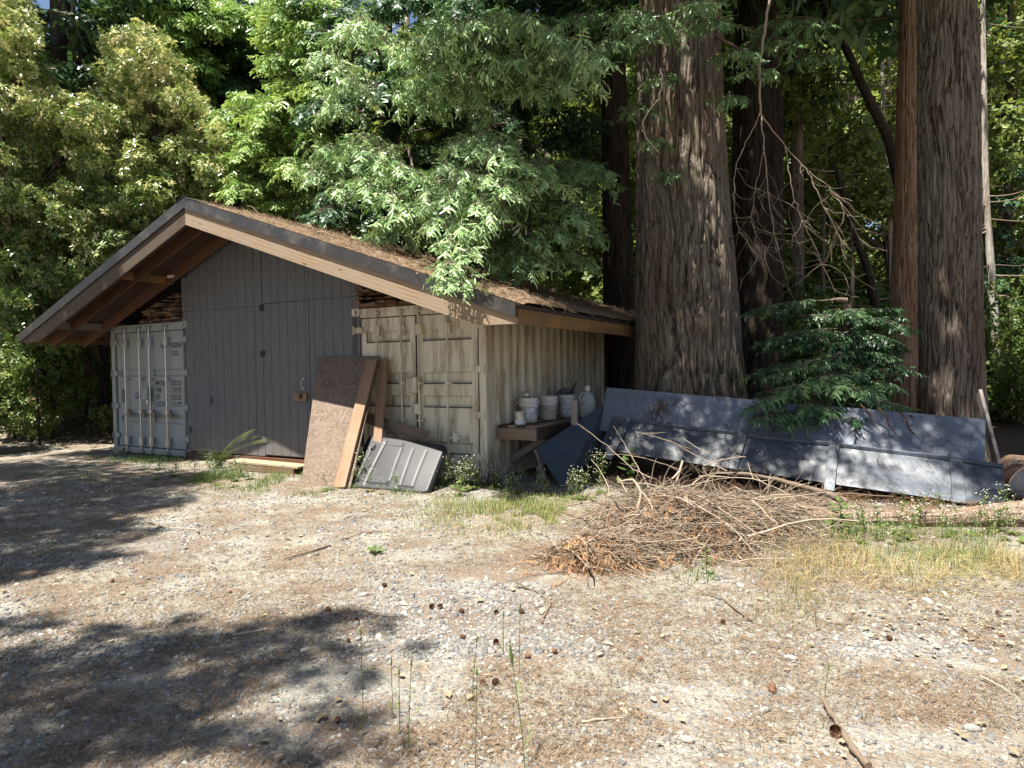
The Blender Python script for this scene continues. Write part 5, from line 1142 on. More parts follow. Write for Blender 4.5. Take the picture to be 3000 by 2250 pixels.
n = 1500; P = Vr[R_.randint(0, nu, n), R_.randint(0, nt_, n)]; M_ = rotmats(np.stack([np.full(n, U[0]*.3), np.full(n, U[1]*.3), np.ones(n)], 1)+R_.normal(0, .3, (n, 3)), R_.rand(n)*6.28, R_.uniform(.12, .3, n)); b.inst(FD[0], FD[1], M_, P+(0, 0, .02), R_.uniform(.1, .9, n))
for k in range(170):
    p = Vr[int(R_.rand()**.5*(nu-1)), R_.randint(2, nt_)]+(0, 0, .02); d = R_.normal(0, 1, 3); d[2] = d[2]*.15; d = vn(d)*R_.uniform(.2, .6); d[2] -= .33*(d@U); b.tube([p, p+d*.5+(0, 0, R_.uniform(0, .06)), p+d], (.006, .005, .002), 4, rnd=R_.uniform(.3, 1))
for k in range(60):   # straw curling over the eave
    p = Vr[-1, R_.randint(40, nt_)]; d = U*R_.uniform(.05, .25)+N*R_.normal(0, .2)+np.array([0, 0, R_.uniform(-.18, .06)]); b.tube([p-d*.6+(0, 0, .03), p+(0, 0, .03), p+d], (.005, .004, .002), 3, rnd=R_.uniform(.2, .9), cap=False)
tag(b.build('roof_litter', M['litter']), 'thick mat of brown needles and twigs covering the roof slope', 'needle litter', kind='stuff')

# ------------------------------------------------------------------ grass and weeds
def blades(b, x, y, h0, h1, tone, w_=.005, lean=.35):
    n = len(x); h = R_.uniform(h0, h1, n); a = R_.rand(n)*6.28; le = R_.uniform(.1, 1, n)*lean; z = gz(x, y)
    dx, dy = np.cos(a), np.sin(a); px_, py_ = -dy*w_/2, dx*w_/2; P = np.stack([x, y, z-.005], 1); V = np.zeros((n, 5, 3))
    s_ = np.stack([px_, py_, 0*x], 1); m = P+np.stack([dx*le*h*.3, dy*le*h*.3, h*.55], 1); t = P+np.stack([dx*le*h, dy*le*h, h], 1)
    V[:, 0] = P-s_; V[:, 1] = P+s_; V[:, 2] = m+s_*.8; V[:, 3] = m-s_*.8; V[:, 4] = t; k = np.arange(n)*5
    b.V.append(V.reshape(-1, 3)); b.Q.append(np.repeat(np.clip(tone+R_.normal(0, .2, n), 0, 1), 5)); b.F.append((np.stack([k, k+1, k+2, k+3], 1)+b.n, 0, False)); b.F.append((np.stack([k+3, k+2, k+4], 1)+b.n, 0, False)); b.n += 5*n
def px_region(n, cx, cy, sx, sy):
    out = np.array([G(px, max(py, 1290))[:2] for px, py in zip(R_.normal(cx, sx, n), R_.normal(cy, sy, n))]); return out[:, 0], out[:, 1]
b = MB()
for (n, cx, cy, sx, sy, h0, h1, tn) in ((5200, 1480, 1490, 140, 30, .03, .11, .72), (3400, 1600, 1515, 110, 28, .03, .10, .75), (1400, 1180, 1440, 120, 14, .03, .10, .45), (2600, 740, 1405, 90, 18, .04, .13, .5), (1500, 850, 1440, 100, 14, .03, .09, .6), (1600, 450, 1350, 90, 10, .04, .14, .3), (1500, 620, 1400, 60, 14, .05, .18, .35), (1800, 250, 1400, 160, 30, .03, .09, .3), (2200, 2700, 1590, 190, 30, .03, .14, .55), (1800, 2850, 1640, 160, 40, .04, .16, .7), (1600, 2480, 1570, 110, 30, .04, .13, .5), (500, 2100, 1700, 60, 20, .03, .1, .5)):
    x, y = px_region(n, cx, cy, sx, sy); m_ = ((front_t(x, y) < -.03) | (x > .7)) & (fbm(x*2.6+1, y*2.6+5, 3) > .45); blades(b, x[m_], y[m_], h0, h1, tn, .004 if cy > 1550 else .0055, .9)
tag(b.build('green_grass', M['grass_green']), 'short green grass along the foot of the shed and beside the log', 'grass', kind='stuff')
b = MB()
for (n, cx, cy, sx, sy, h0, h1, tn) in ((1700, 2900, 1690, 130, 40, .04, .2, .7), (1200, 2600, 1650, 190, 34, .03, .16, .7), (600, 2350, 1640, 90, 34, .04, .2, .65), (500, 2350, 1760, 70, 40, .04, .16, .4), (1200, 1520, 1530, 180, 26, .03, .09, .6), (700, 760, 1440, 140, 16, .03, .1, .6)):
    x, y = px_region(n, cx, cy, sx, sy); m_ = ((front_t(x, y) < -.03) | (x > .7)) & (fbm(x*2.2+3, y*2.2, 3) > .47); blades(b, x[m_], y[m_], h0, h1, tn, .0035, 1.3)
for (n, cx, cy, sx, sy) in ((2600, 2800, 1680, 180, 40), (900, 2400, 1660, 120, 40), (700, 1500, 1530, 170, 26)):
    x, y = px_region(n, cx, cy, sx, sy); straws(b, x, y, gz(x, y)+.01+.03*R_.rand(n), .05, .16, .004, .65, .5)
tag(b.build('dry_grass', M['grass_dry']), 'straw coloured dry grass at the right edge of the yard', 'grass', kind='stuff')
# white flowering weeds
QD = (np.array([(-.5, -.5, 0), (.5, -.5, 0), (.5, .5, 0), (-.5, .5, 0)]), np.array([(0, 1, 2, 3)])); FL = ico(0)
def weed_proto(seed, h, nb):
    b = MB(); r = np.random.RandomState(seed); P = [np.array([0, 0, 0.])]; d = np.array([r.normal(0, .1), r.normal(0, .1), 1.])
    for k in range(6): P.append(P[-1]+d*h/6); d = d+r.normal(0, .09, 3); d[2] = 1
    b.tube(P, np.linspace(.0028, .0014, 7), 4, rnd=.6, cap=False); lf = []; fl = []
    for k in range(nb):
        s_ = .25+.7*k/nb; p = P[0]+(np.array([np.interp(s_*6, range(7), [q[i] for q in P]) for i in range(3)])); a = k*2.4+r.rand(); dd = np.array([math.cos(a), math.sin(a), 1.1+.5*r.rand()]); l_ = h*(.5-.3*s_)*r.uniform(.7, 1.2)
        q = p+vn(dd)*l_; b.tube([p, (p+q)/2+(0, 0, -.01), q], (.0016, .0014, .001), 3, rnd=.55, cap=False)
        for j in range(3):
            e = q+r.normal(0, .018, 3)+(0, 0, .015); b.tube([q-(q-p)*.25, e], (.001, .0008), 3, rnd=.6, cap=False); fl.append(e)
        for j in range(4): lf.append(p+(q-p)*r.rand()*.7)
    fl = np.array(fl); lf = np.array(lf); n = len(lf)
    b.inst(LEAF1[0], LEAF1[1], rotmats(r.normal(0, .7, (n, 3))+(0, 0, .8), r.rand(n)*6.28, r.uniform(.02, .05, n)), lf, r.uniform(.35, .8, n))
    b.inst(FL[0], FL[1], np.eye(3)[None]*r.uniform(.0035, .008, len(fl))[:, None, None]*np.array([1, 1, .6])[None, :, None], fl, r.rand(len(fl)), 1)
    for j in range(10):
        a = r.rand()*6.28; t_ = np.array([math.cos(a), math.sin(a), .5])*r.uniform(.05, .11); b.inst(LEAF1[0], LEAF1[1], (frame_from(t_)*np.linalg.norm(t_))[None], np.zeros((1, 3)), np.array([r.uniform(.3, .8)]))
    return b.build('flowering_weed', [M['grass_green'], M['flower']])
WP = [weed_proto(1, .36, 8), weed_proto(2, .28, 7), weed_proto(3, .44, 10), weed_proto(4, .22, 6)]; nW = 0
for (n, cx, cy, sx, sy, sc, lab, grp) in ((26, 1400, 1432, 110, 12, .95, 'thin white flowering weed at the foot of the beige container', 'white flowering weeds by the beige container'), (13, 1640, 1455, 70, 16, .9, 'white flowering weed between the container corner and the brush pile', 'white flowering weeds beside the brush pile'), (16, 680, 1410, 80, 12, .8, 'small white flowering weed in front of the grey wall', 'small flowering weeds in front of the grey wall'), (24, 2780, 1575, 150, 22, .85, 'white flowering weed growing along the bark log at the right', 'white flowering weeds along the log'), (8, 1080, 1436, 50, 8, .6, 'tiny weed at the lower edge of the black lid', 'tiny weeds by the black lid')):
    for k in range(n):
        g = G(R_.normal(cx, sx), R_.normal(cy, sy)); 
        if front_t(g[0], g[1]) > -.06 and g[0] < .2: g[:2] -= N[:2]*.3
        j = R_.randint(4); o = WP[j]
        if o.get('label'): o = o.copy(); scene.collection.objects.link(o)
        o.location = (g[0], g[1], float(gz(g[0], g[1]))); o.rotation_euler = (R_.normal(0, .12), R_.normal(0, .12), R_.rand()*6.28); s_ = sc*R_.uniform(.7, 1.25); o.scale = (s_, s_, s_); tag(o, lab, 'weed', grp); nW += 1
# arching grass tuft by the grey wall
g0 = G(640, 1372); b = MB()
for k in range(70):
    a = R_.uniform(-.6, 3.6); h = R_.uniform(.25, .55); d = np.array([math.cos(a)*.5, -abs(math.sin(a))*.35, 0])*R_.uniform(.4, 1.1)
    P = [np.array([R_.normal(0, .05), R_.normal(0, .03), 0])+d*t*t*h*1.6+np.array([0, 0, h*(t-.35*t*t)]) for t in np.linspace(0, 1, 7)]; b.tube(P, np.linspace(.003, .001, 7), 3, rnd=R_.uniform(.3, .7), cap=False)
for k in range(8):
    h = R_.uniform(.55, .8); d = np.array([R_.uniform(.5, 1.0), R_.uniform(-.2, .1), 0]); P = [d*t**1.7*.95+np.array([0, 0, h*(t*1.25-.42*t*t)]) for t in np.linspace(0, 1, 10)]; b.tube(P, .0022, 3, rnd=.6, cap=False); b.tube(P[-3:], (.003, .007, .002), 5, rnd=.8, cap=False)
tag(b.build('grass_tuft', M['grass_green'], loc=None), 'tuft of long arching grass with drooping seed heads by the grey wall', 'grass tuft').location = g0
# broad leaved green plant behind the brush pile
def leafy(label, base, h, nl, lw, sc):
    r = empty('leafy_plant', base, 0, label=label, cat='plant'); b = MB(); b.tube([(0, 0, 0), (.01, 0, h*.5), (0, 0, h)], (.005, .004, .002), 5, rnd=.5); b.build('stem', M['grass_green'], r); b = MB()
    for k in range(nl):
        a = k*2.4; z = h*(.15+.85*k/nl); d = np.array([math.cos(a), math.sin(a), .35]); s_ = sc*(1.1-.5*k/nl); b.inst(np.array(LV)*(1, lw, -1), np.array(LF), (frame_from(d)*s_)[None], np.array([[0, 0, z]]), np.array([R_.uniform(.35, .55)]), smooth=True)
    b.build('leaves', M['grass_green'], r)
leafy('broad leaved green plant behind the brush pile', PY(1840, 1440, 8.2)*(1, 1, 0), .62, 9, 1.1, .17)
leafy('small thistle like plant at the right end of the brush pile', PY(2460, 1560, 6.2)*(1, 1, 0), .34, 12, .8, .15)
leafy('little green rosette on the sunny gravel left of the brush pile', G(1098, 1620), .05, 8, .7, .10)
leafy('small green seedling in front of the brush pile', G(2068, 1690), .24, 10, .8, .06)
# tall single grass stalks in the foreground
for i, (bx, by, tx, ty, hd, lab) in enumerate(((1538, 2249, 1502, 1943, 1, 'tall foxtail grass stalk with long green head at the bottom centre'), (1063, 2155, 1059, 1862, 0, 'leftmost of the tall thin stalks left of the foxtail'), (1170, 2155, 1170, 1979, 0, 'thin stalk third from the left in the foreground clump'), (1194, 2223, 1206, 1947, 0, 'tallest stalk of the foreground clump left of centre'), (1148, 2110, 1148, 1950, 0, 'short stalk in the foreground clump, second from the left'), (1384, 2056, 1397, 1893, 0, 'bent stalk just left of the two pine cones in the foreground'), (1393, 2249, 1397, 1975, 0, 'stalk with small seed head left of the foxtail at the bottom edge'), (1522, 1997, 1524, 1798, 0, 'upright green stalk standing behind the foxtail head'), (1475, 1929, 1475, 1816, 0, 'short pale stalk on open gravel near the picture centre'), (575, 1960, 575, 1890, 0, 'short green stalk in the dark shadow at lower left'), (148, 1655, 143, 1592, 0, 'small green stalk in the sun at the left edge'), (2895, 0, 0, 0, 0, ''), (2420, 2040, 2424, 1955, 0, 'green stalk near the broken stick at lower right'))):
    if not lab: continue
    p = G(bx, by); q = PY(tx, ty, p[1]+.02); q = q-p; h = q[2]; b = MB()
    P = [np.array([q[0]*t**1.3, q[1]*t+.01*math.sin(t*5), h*t]) for t in np.linspace(0, 1, 8)]; b.tube(P, np.linspace(.0022, .0013, 8), 4, rnd=.45, cap=False)
    L = .085 if hd else .035; d = vn(P[-1]-P[-2]); 
    b.tube([P[-1]-d*.0, P[-1]+d*L*.3, P[-1]+d*L*.7, P[-1]+d*L], (.002, .007 if hd else .0045, .006 if hd else .004, .001), 7, rnd=.5, cap=False)
    nbr = 150 if hd else 40; s_ = R_.rand(nbr); o = P[-1]+d*L*s_[:, None]; dd = R_.normal(0, 1, (nbr, 3))*.6+d*1.2; M_ = np.stack([frame_from(v_) for v_ in dd]); M_[:, :, 0] *= .025 if hd else .012; M_[:, :, 1] *= .0009; M_[:, :, 2] *= .01; b.inst(ST[0], ST[1], M_, o, R_.uniform(.5, .9, nbr))
    for k in range(3 if h > .1 else 1):
        t = (.15, .4, .62)[k]; o = P[0]+(P[-1]-P[0])*t; a = R_.rand()*6.28; dv = np.array([math.cos(a)*.5, math.sin(a)*.5, .8]); l_ = h*R_.uniform(.25, .5); Q = [o+dv*l_*s2-np.array([0, 0, .5*l_*s2*s2]) for s2 in np.linspace(0, 1, 6)]
        sd = vn(np.cross(dv, (0, 0, 1)))*.0028; v = []; 
        for i2, w2 in zip(range(6), (.6, 1, 1, .9, .6, .1)): v += [Q[i2]-sd*w2, Q[i2]+sd*w2]
        b.add(v, [(2*z_, 2*z_+1, 2*z_+3, 2*z_+2) for z_ in range(5)], .55)
    tag(b.build('grass_stalk', M['grass_green']), lab, 'grass stalk', 'single grass stalks in the foreground').location = p+np.array([0, 0, float(gz(p[0], p[1]))])

# ------------------------------------------------------------------ cones, sticks, log
def cone_proto():
    b = MB(); sv = np.array([(0, 0, -.2), (.5, -.35, .05), (1, 0, .25), (.5, .35, .05), (.5, 0, -.15)]); sf = np.array([(0, 1, 2), (0, 2, 3), (1, 4, 2), (4, 3, 2), (0, 4, 1), (0, 3, 4)]); n = 70; k = np.arange(n); z = (k+.5)/n; a = k*2.39996; r = .017*np.sin(math.pi*(z*.85+.1))**.7
    T = np.stack([np.cos(a)*r*.4, np.sin(a)*r*.4, (z-.5)*.05], 1); X = np.stack([np.cos(a), np.sin(a), .35+0*a], 1); M_ = np.stack([frame_from(x_) for x_ in X])*(r*1.0+.004)[:, None, None]
    b.inst(sv, sf, M_, T, R_.rand(n)); b.lathe([(0, -.026), (.007, -.02), (.009, 0), (.005, .02), (0, .026)], n=8, rnd=.1); return b.build('pine_cone', M['cone'])
CP = cone_proto(); first = True
cl_ = [(1127, 1718), (1264, 1784), (1291, 1784), (1350, 1796), (1454, 1800), (1529, 1797), (1357, 1875), (1454, 1893), (1624, 1922), (1547, 1938), (1875, 1935), (1416, 2017), (1453, 2018), (1020, 1882), (1045, 1823), (2262, 2022), (2447, 2151), (2607, 1870), (2922, 1803), (2933, 1871), (2117, 1823), (328, 1710), (674, 1731), (963, 1789), (989, 2118)]
for i, (px, py) in enumerate(cl_):
    g = G(px, py); o = CP if first else CP.copy()
    if not first: scene.collection.objects.link(o)
    first = False; s_ = R_.uniform(.55, .85)*(1.4 if i in (15, 16) else 1); o.location = (g[0], g[1], float(gz(g[0], g[1]))+.02*s_); o.rotation_euler = (R_.uniform(1.2, 1.9), R_.uniform(-.3, .3), R_.rand()*6.28); o.scale = (s_, s_, s_)
    tag(o, 'small brown pine cone lying on the gravel', 'pine cone', 'pine cones on the gravel')
def stick(pts, r0, r1, label, z=None, mat='twig', tone=.5, Ys=None, twigs=0, grp='sticks on the gravel', name='stick'):
    P = [G(x, y)+np.array([0, 0, r0+.004]) for x, y in pts] if Ys is None else [PY(x, y, Y_) for (x, y), Y_ in zip(pts, Ys)]
    P = np.array(P); s_ = np.linspace(0, 1, len(P)); k = np.linspace(0, 1, max(10, 4*len(P))); Q = np.stack([np.interp(k, s_, P[:, i]) for i in range(3)], 1); Q[1:-1] = (Q[:-2]+2*Q[1:-1]+Q[2:])/4; L = np.linalg.norm(P[-1]-P[0]); Q[1:-1] += R_.normal(0, .006*L, (len(k)-2, 3))*(1, 1, .4)
    b = MB(); o = Q[0].copy(); b.tube(Q-o, np.linspace(r0, r1, len(k))*(1+.12*R_.normal(0, 1, len(k))), 8, rnd=tone)
    for _ in range(twigs):
        q = Q[R_.randint(1, len(k))]-o; d = vn(R_.normal(0, 1, 3)*(1, 1, .6)+vn(Q[-1]-Q[0])*.8)*R_.uniform(.08, .3)*min(1, L); b.tube([q, q+d*.5+R_.normal(0, .01, 3), q+d], (r1*.8, r1*.6, r1*.3), 5, rnd=tone)
    return tag(b.build(name, M[mat], loc=None), label, 'stick' if name == 'stick' else 'branch', grp) , o
def setloc(t): t[0].location = t[1]
setloc(stick([(2416, 2065), (2470, 2155), (2497, 2205), (2545, 2255)], .012, .015, 'thick broken stick in the bottom right foreground', tone=.35))
setloc(stick([(1513, 1717), (1570, 1733), (1615, 1767), (1588, 1828)], .004, .011, 'forked thin stick in front of the brush pile', twigs=2, tone=.4))
setloc(stick([(835, 1641), (900, 1622), (968, 1600)], .006, .010, 'dark straight stick on the sunny gravel left of centre', tone=.25))
setloc(stick([(436, 1531), (490, 1549), (580, 1554), (580, 1562)], .006, .009, 'pale curved twig at the edge of the left shadow', tone=.8))
setloc(stick([(1700, 2122), (1760, 2113), (1828, 2108)], .006, .004, 'short pale twig beside dry leaves at the lower centre', tone=.85))
setloc(stick([(1000, 1585), (1060, 1565), (1118, 1558)], .007, .006, 'thin brown stick on the gravel below the black lid', tone=.4))
setloc(stick([(672, 1416), (700, 1425), (727, 1436)], .008, .008, 'grey stick in the weeds in front of the door step', tone=.7))
setloc(stick([(700, 1400), (760, 1420), (830, 1435), (895, 1436)], .004, .004, 'long thin twig along the foot of the strand board', tone=.8))
setloc(stick([(681, 1868), (730, 1860), (781, 1850)], .010, .008, 'pale split piece of wood lying in the foreground shadow', tone=1.0))
setloc(stick([(2870, 1985), (2930, 2015), (2960, 2035)], .005, .004, 'pale thin twig at the right edge of the gravel', tone=.9))
setloc(stick([(1555, 1480), (1640, 1500), (1700, 1520)], .010, .014, 'pointed stick sticking out of the left side of the brush pile', tone=.35))
setloc(stick([(2120, 1760), (2170, 1800), (2205, 1822)], .006, .005, 'thin dark stick on the gravel below the dry grass', tone=.3))
setloc(stick([(1055, 1790), (1110, 1810), (1200, 1812)], .005, .003, 'dark crooked twig left of the row of pine cones', tone=.2, twigs=2))
# bark log on the right
P = np.array([PY(2330, 1508, 6.7), PY(2500, 1530, 6.55), PY(2650, 1550, 6.45), PY(2800, 1550, 6.4), PY(2960, 1535, 6.4), PY(3150, 1530, 6.4)]); P[:, 2] = (.06, .07, .08, .085, .11, .13)
lg = empty('fallen_log', P[0], 0, label='long barky log lying in the weeds in front of the grey panels', cat='log')
trunk('log_bark', P, [.045, .07, .078, .085, .12, .14], M['log_bark'], lg, n=64, nz=150, furrow=.10, flutes=6, seed=5, origin=P[0])

# ------------------------------------------------------------------ brush pile
R_ = np.random.RandomState(71)
BC = [(G(1980, 1585), .46, .50, .55), (G(1740, 1640), .22, .34, .24), (G(2200, 1560), .32, .42, .42), (G(1850, 1530), .26, .42, .42), (G(2300, 1500), .22, .45, .4)]
def pile_h(x, y): return sum(h*np.exp(-(((x-c[0])/sx)**2+((y-c[1])/sy)**2)) for c, h, sx, sy in BC)
b = MB(); nt2 = 0
while nt2 < 3800:
    c, h, sx, sy = BC[R_.choice(5, p=(.34, .18, .22, .14, .12))]; x, y = R_.normal(c[0], sx*.8), R_.normal(c[1], sy*.8); hh_ = pile_h(x, y)
    if hh_ < .03: continue
    z = hh_*R_.uniform(.35, 1.05)+.02; a = R_.normal(0, .9)+(0 if R_.rand() < .7 else 1.5); L = R_.choice([.2, .35, .55, .9], p=(.35, .35, .2, .1))*R_.uniform(.7, 1.2); d = np.array([math.cos(a), math.sin(a), R_.normal(0, .22)]); r = R_.choice([.002, .0035, .006, .011], p=(.42, .38, .15, .05))
    k = 5; P = [np.array([x, y, z])]; 
    for i in range(k): P.append(P[-1]+d*L/k); d = d+R_.normal(0, .16, 3); d[2] -= .05; d = vn(d)
    P = np.array(P); P[:, 2] = np.maximum(P[:, 2], .008); b.tube(P, np.linspace(r, r*.4, k+1), 4 if r < .005 else 6, rnd=R_.uniform(.15, 1), cap=r > .005); nt2 += 1
n = 1500; ci = R_.choice(5, n, p=(.26, .46, .14, .08, .06)); cx = np.array([BC[i][0][0] for i in ci]); cy = np.array([BC[i][0][1] for i in ci]); sx = np.array([BC[i][2] for i in ci]); sy = np.array([BC[i][3] for i in ci])
x, y = R_.normal(cx, sx*.7), R_.normal(cy-.08, sy*.7); z = pile_h(x, y)*R_.uniform(.5, 1., n)+.02; X = np.stack([R_.normal(0, 1, n), R_.normal(-.5, .8, n), R_.normal(-.55, .35, n)], 1)
FB = frond_tpl(7, .30, .017, 35, .4, 3, .3); Xn = vn(X); Yn = vn(np.cross(np.array([0, 0, 1.])+R_.normal(0, .4, (n, 3)), Xn)); M_ = np.stack([Xn, Yn, np.cross(Xn, Yn)], -1)*R_.uniform(.10, .26, n)[:, None, None]
b.inst(FB[0], FB[1], M_, np.stack([x, y, z], 1), np.clip(R_.normal(.68, .25, n), 0, 1), 1)
# duff heaped below and behind the pile
n = 9000; x = R_.uniform(.2, 6., n); y = R_.uniform(6.6, 9.2, n); k = (y > 9.2-(x-.4)*.42) & (y < 10.6-(x-.4)*.5); x, y = x[k], y[k]; n = len(x); FDm = rotmats(spin(n, .4), R_.rand(n)*6.28, R_.uniform(.08, .2, n)); b.inst(FD[0], FD[1], FDm, np.stack([x, y, gz(x, y)+.02+.06*R_.rand(n)], 1), R_.uniform(0, .6, n), 1)
tag(b.build('brush_pile', [M['twig'], M['dead_needle']]), 'heap of dead redwood twigs and orange brown sprays in front of the grey panels', 'brush pile', kind='stuff')
for (pts, Ys, r0, r1, tn, tw, lab) in (([(2000, 1350), (1985, 1400), (1962, 1450), (1950, 1500)], (6.6, 6.55, 6.5, 6.5), .016, .022, .95, 2, 'pale broken branch standing upright out of the brush pile'),
    ([(1820, 1410), (1855, 1404), (1878, 1440), (1868, 1500), (1895, 1560)], (6.3, 6.2, 6.1, 6.05, 6.), .012, .022, .8, 3, 'bent elbow shaped branch at the left of the brush pile'),
    ([(1878, 1440), (1905, 1470), (1915, 1510)], (6.15, 6.1, 6.), .012, .014, .9, 1, 'short pale branch right of the elbow shaped one'),
    ([(2480, 1470), (2400, 1440), (2300, 1410), (2200, 1390), (2100, 1385)], (7., 7.1, 7.2, 7.3, 7.3), .045, .02, .35, 5, 'thick brown branch along the back of the brush pile'),
    ([(2500, 1525), (2380, 1490), (2250, 1480), (2120, 1490)], (6.7, 6.7, 6.7, 6.7), .045, .02, .5, 4, 'thick branch leading from the log into the brush pile'),
    ([(2060, 1370), (2075, 1410), (2090, 1460)], (6.6, 6.5, 6.4), .018, .024, .1, 1, 'dark branch stub in the middle of the brush pile'),
    ([(1835, 1600), (1900, 1625), (1960, 1650)], (5.6, 5.5, 5.4), .008, .014, .8, 1, 'pale branch at the lower front of the brush pile'),
    ([(1620, 1490), (1720, 1470), (1850, 1485), (1960, 1480)], (6.5, 6.5, 6.5, 6.5), .006, .014, .5, 4, 'long low branch poking out left of the brush pile'),
    ([(1690, 1240), (1760, 1290), (1850, 1370), (1905, 1400)], (8.2, 7.8, 7.2, 6.9), .003, .007, .7, 2, 'thin springy twig rising left against the dark panel'),
    ([(1798, 1248), (1830, 1300), (1870, 1370), (1900, 1430)], (8.2, 7.8, 7.2, 6.9), .003, .007, .7, 2, 'thin twig rising in front of the left end of the panels'),
    ([(1860, 1265), (1960, 1290), (2060, 1345), (2130, 1380)], (7.9, 7.6, 7.3, 7.), .003, .007, .75, 4, 'arching twig in front of the battened panel'),
    ([(1995, 1280), (2040, 1310), (2080, 1330)], (7.6, 7.4, 7.2), .003, .005, .8, 2, 'small bare twig against the battened panel'),
    ([(2185, 1338), (2120, 1345), (2060, 1365)], (7.3, 7.2, 7.), .008, .010, .75, 1, 'short stick laid on top of the pile, pointing right'),
    ([(2480, 1590), (2380, 1510), (2300, 1440), (2200, 1400), (2050, 1395)], (6., 6.2, 6.5, 6.7, 6.8), .005, .009, .8, 6, 'long thin branch sweeping down the right side of the brush pile'),
    ([(1730, 1335), (1820, 1330), (1900, 1345), (1990, 1375)], (7.9, 7.7, 7.4, 7.1), .003, .006, .6, 4, 'bare twig spreading left over the dark ground behind the pile')):
    setloc(stick(pts, r0*.75, r1*.75, lab, Ys=Ys, tone=tn, twigs=tw, grp='larger branches of the brush pile', name='dead_branch'))
# dead twigs by the container corner
b = MB()
for k in range(26):
    o = G(1450+R_.normal(0, 30), 1425); d = vn(np.array([R_.normal(-.2, .6), R_.normal(0, .2), 1.])); L = R_.uniform(.25, .75); P = [o]
    for i in range(5): P.append(P[-1]+d*L/5); d = vn(d+R_.normal(0, .22, 3))
    b.tube(P, np.linspace(.004, .0015, 6), 4, rnd=R_.uniform(0, .35), cap=False)
o0 = G(1450, 1425); tag(b.build('dead_bush', M['dead_needle'], loc=o0), 'dead reddish brown twiggy bush at the corner of the beige container', 'dead bush')
# hanging dead limb in front of the dark redwood, and pale crooked twig
def hang(mb, P, r0, r1, tn): 
    P = np.array([PY(*p) for p in P]); s_ = np.linspace(0, 1, len(P)); k = np.linspace(0, 1, 5*len(P)); Q = np.stack([np.interp(k, s_, P[:, i]) for i in range(3)], 1)
    for _ in range(2): Q[1:-1] = (Q[:-2]+2*Q[1:-1]+Q[2:])/4
    Q[1:-1] += R_.normal(0, .008, (len(k)-2, 3)); mb.tube(Q, np.linspace(r0, r1, len(k)), 6, rnd=tn); return Q
b = MB(); Yh = 9.4; Qs = []
for pts, r0, r1 in (([(2260, -40), (2245, 60), (2225, 200), (2228, 330)], .028, .02), ([(2228, 330), (2180, 430), (2155, 480), (2150, 600), (2165, 680), (2230, 760)], .010, .004), ([(2228, 330), (2240, 430), (2245, 500), (2255, 600), (2270, 700), (2300, 800)], .014, .004), ([(2228, 330), (2300, 430), (2370, 500), (2400, 580), (2440, 650), (2480, 760)], .012, .004), ([(2300, 430), (2320, 560), (2350, 640), (2400, 760), (2450, 860)], .008, .003), ([(2240, 430), (2210, 560), (2200, 660), (2250, 740)], .007, .003), ([(2370, 500), (2440, 560), (2490, 640), (2530, 730)], .006, .002)):
    Qs.append(hang(b, [(x, y, Yh+R_.normal(0, .05)) for x, y in pts], r0*.75, r1*.8, .75))
for k in range(95):
    Q = Qs[R_.randint(1, len(Qs))]; i = R_.randint(len(Q)//3, len(Q)); p = Q[i]; d = vn(np.array([R_.normal(.25, .5), R_.normal(0, .35), R_.uniform(-1.1, -.1)])); L = R_.uniform(.2, .85); P = [p]
    for j in range(6): P.append(P[-1]+d*L/6); d = vn(d+R_.normal(0, .25, 3)+np.array([.03, 0, -.02]))
    b.tube(P, np.linspace(.0034, .0016, 7), 4, rnd=R_.uniform(.5, .95), cap=False)
p0 = PY(2260, -40, Yh); tag(b.build('hanging_branch', M['twig'], loc=p0), 'dead branch with a tangle of thin twigs hanging before the dark redwood', 'dead branch')
b = MB(); hang(b, [(1935, 200, 9.2), (1940, 245, 9.2), (1930, 290, 9.2), (1885, 350, 9.1), (1882, 385, 9.1), (1910, 425, 9.1), (1930, 447, 9.1)], .016, .008, 1.)
tag(b.build('hanging_branch', M['twig'], loc=PY(1935, 200, 9.2)), 'short pale S shaped twig hanging in front of the biggest redwood', 'dead branch')
b = MB()
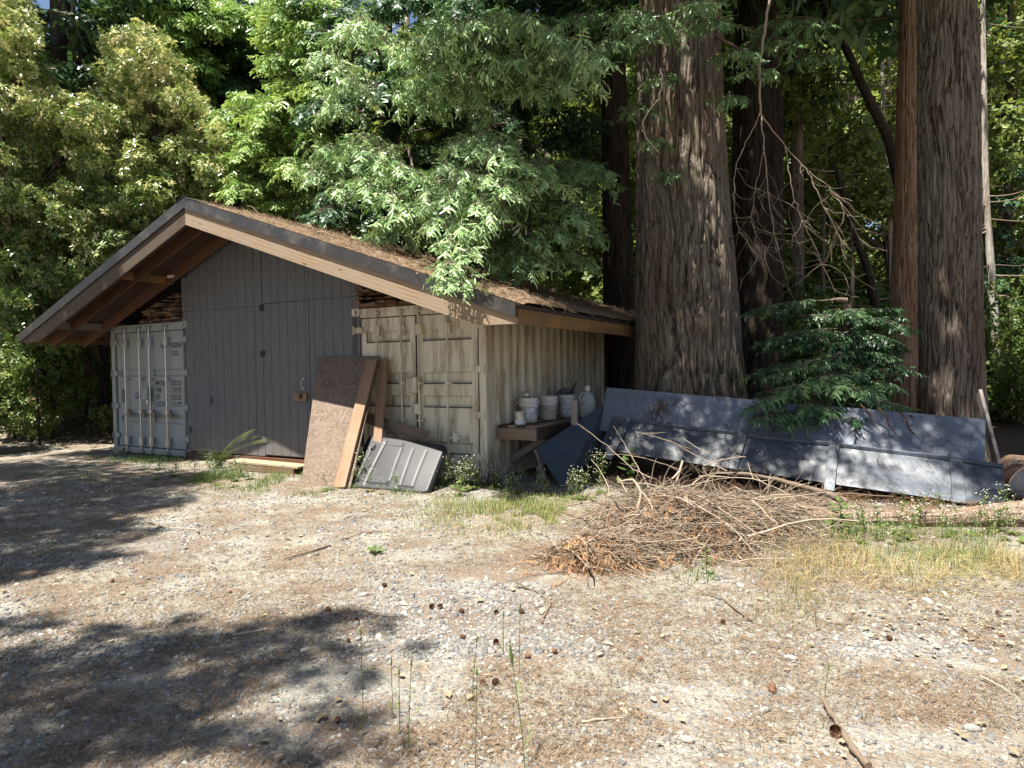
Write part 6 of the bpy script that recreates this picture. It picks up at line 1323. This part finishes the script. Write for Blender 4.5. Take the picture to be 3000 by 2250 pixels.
for c4, n in ((upC, 420), (loC, 260)):
    u_ = R_.rand(n)[:, None]; v_ = (R_.rand(n)**1.6)[:, None]; q = [np.asarray(p_) for p_ in c4]; T = q[0]*(1-u_)*(1-v_)+q[1]*u_*(1-v_)+q[2]*u_*v_+q[3]*(1-u_)*v_; nm = vn(np.cross(q[1]-q[0], q[3]-q[0])); nm = nm*(1 if nm[1] < 0 else -1)
    Z = nm+R_.normal(0, .12, (n, 3)); M_ = rotmats(Z, R_.rand(n)*6.28, np.ones(n)); M_[:, :, 0] *= R_.uniform(.03, .09, n)[:, None]; M_[:, :, 1] *= .004; M_[:, :, 2] *= .05; b.inst(ST[0], ST[1], M_, T+nm*.014, R_.rand(n))
    k = slice(0, 50); b.inst(FB[0], FB[1], rotmats(Z[k], R_.rand(50)*6.28, R_.uniform(.05, .14, 50)), T[k]+nm*.02, R_.rand(50))
tag(b.build('sheet_litter', M['litter']), 'brown needles and twiglets fallen on the long grey sheets', 'needle litter', kind='stuff')
# brown dead sprays lying on the sheets
b = MB(); n = 40; o = PY(1965, 1172, 9.52); T = np.stack([R_.normal(0, .06, n), R_.normal(-.02, .02, n), R_.uniform(-.30, .05, n)], 1)+o; X = np.stack([R_.normal(0, .3, n), R_.normal(-.2, .1, n), -np.ones(n)], 1)
for dx in (-.16, .12): b.inst(FB[0], FB[1], np.stack([frame_from(v_, (0, -1, .3)) for v_ in X])*R_.uniform(.1, .22, n)[:, None, None], T+(dx, 0, 0), R_.uniform(0, .5, n))
tag(b.build('dead_spray', M['dead_needle'], loc=o), 'brown withered redwood spray lying over the left part of the bluish sheet', 'dead spray')
b = MB(); o = PY(2590, 1200, 8.3)
for dx, dy in ((0, 0), (60, 8), (-50, -10), (95, 20)):
    P = [PY(2570+dx+20*k+8*math.sin(k*2), 1195+dy+26*k, 8.38-.06*k) for k in range(4)]; b.tube(P, (.014, .013, .010, .004), 6, rnd=.25)
tag(b.build('dead_spray', M['dead_needle'], loc=o), 'curled brown dead twigs draped over the middle of the bluish sheet', 'dead spray')
bpy.context.view_layer.update()
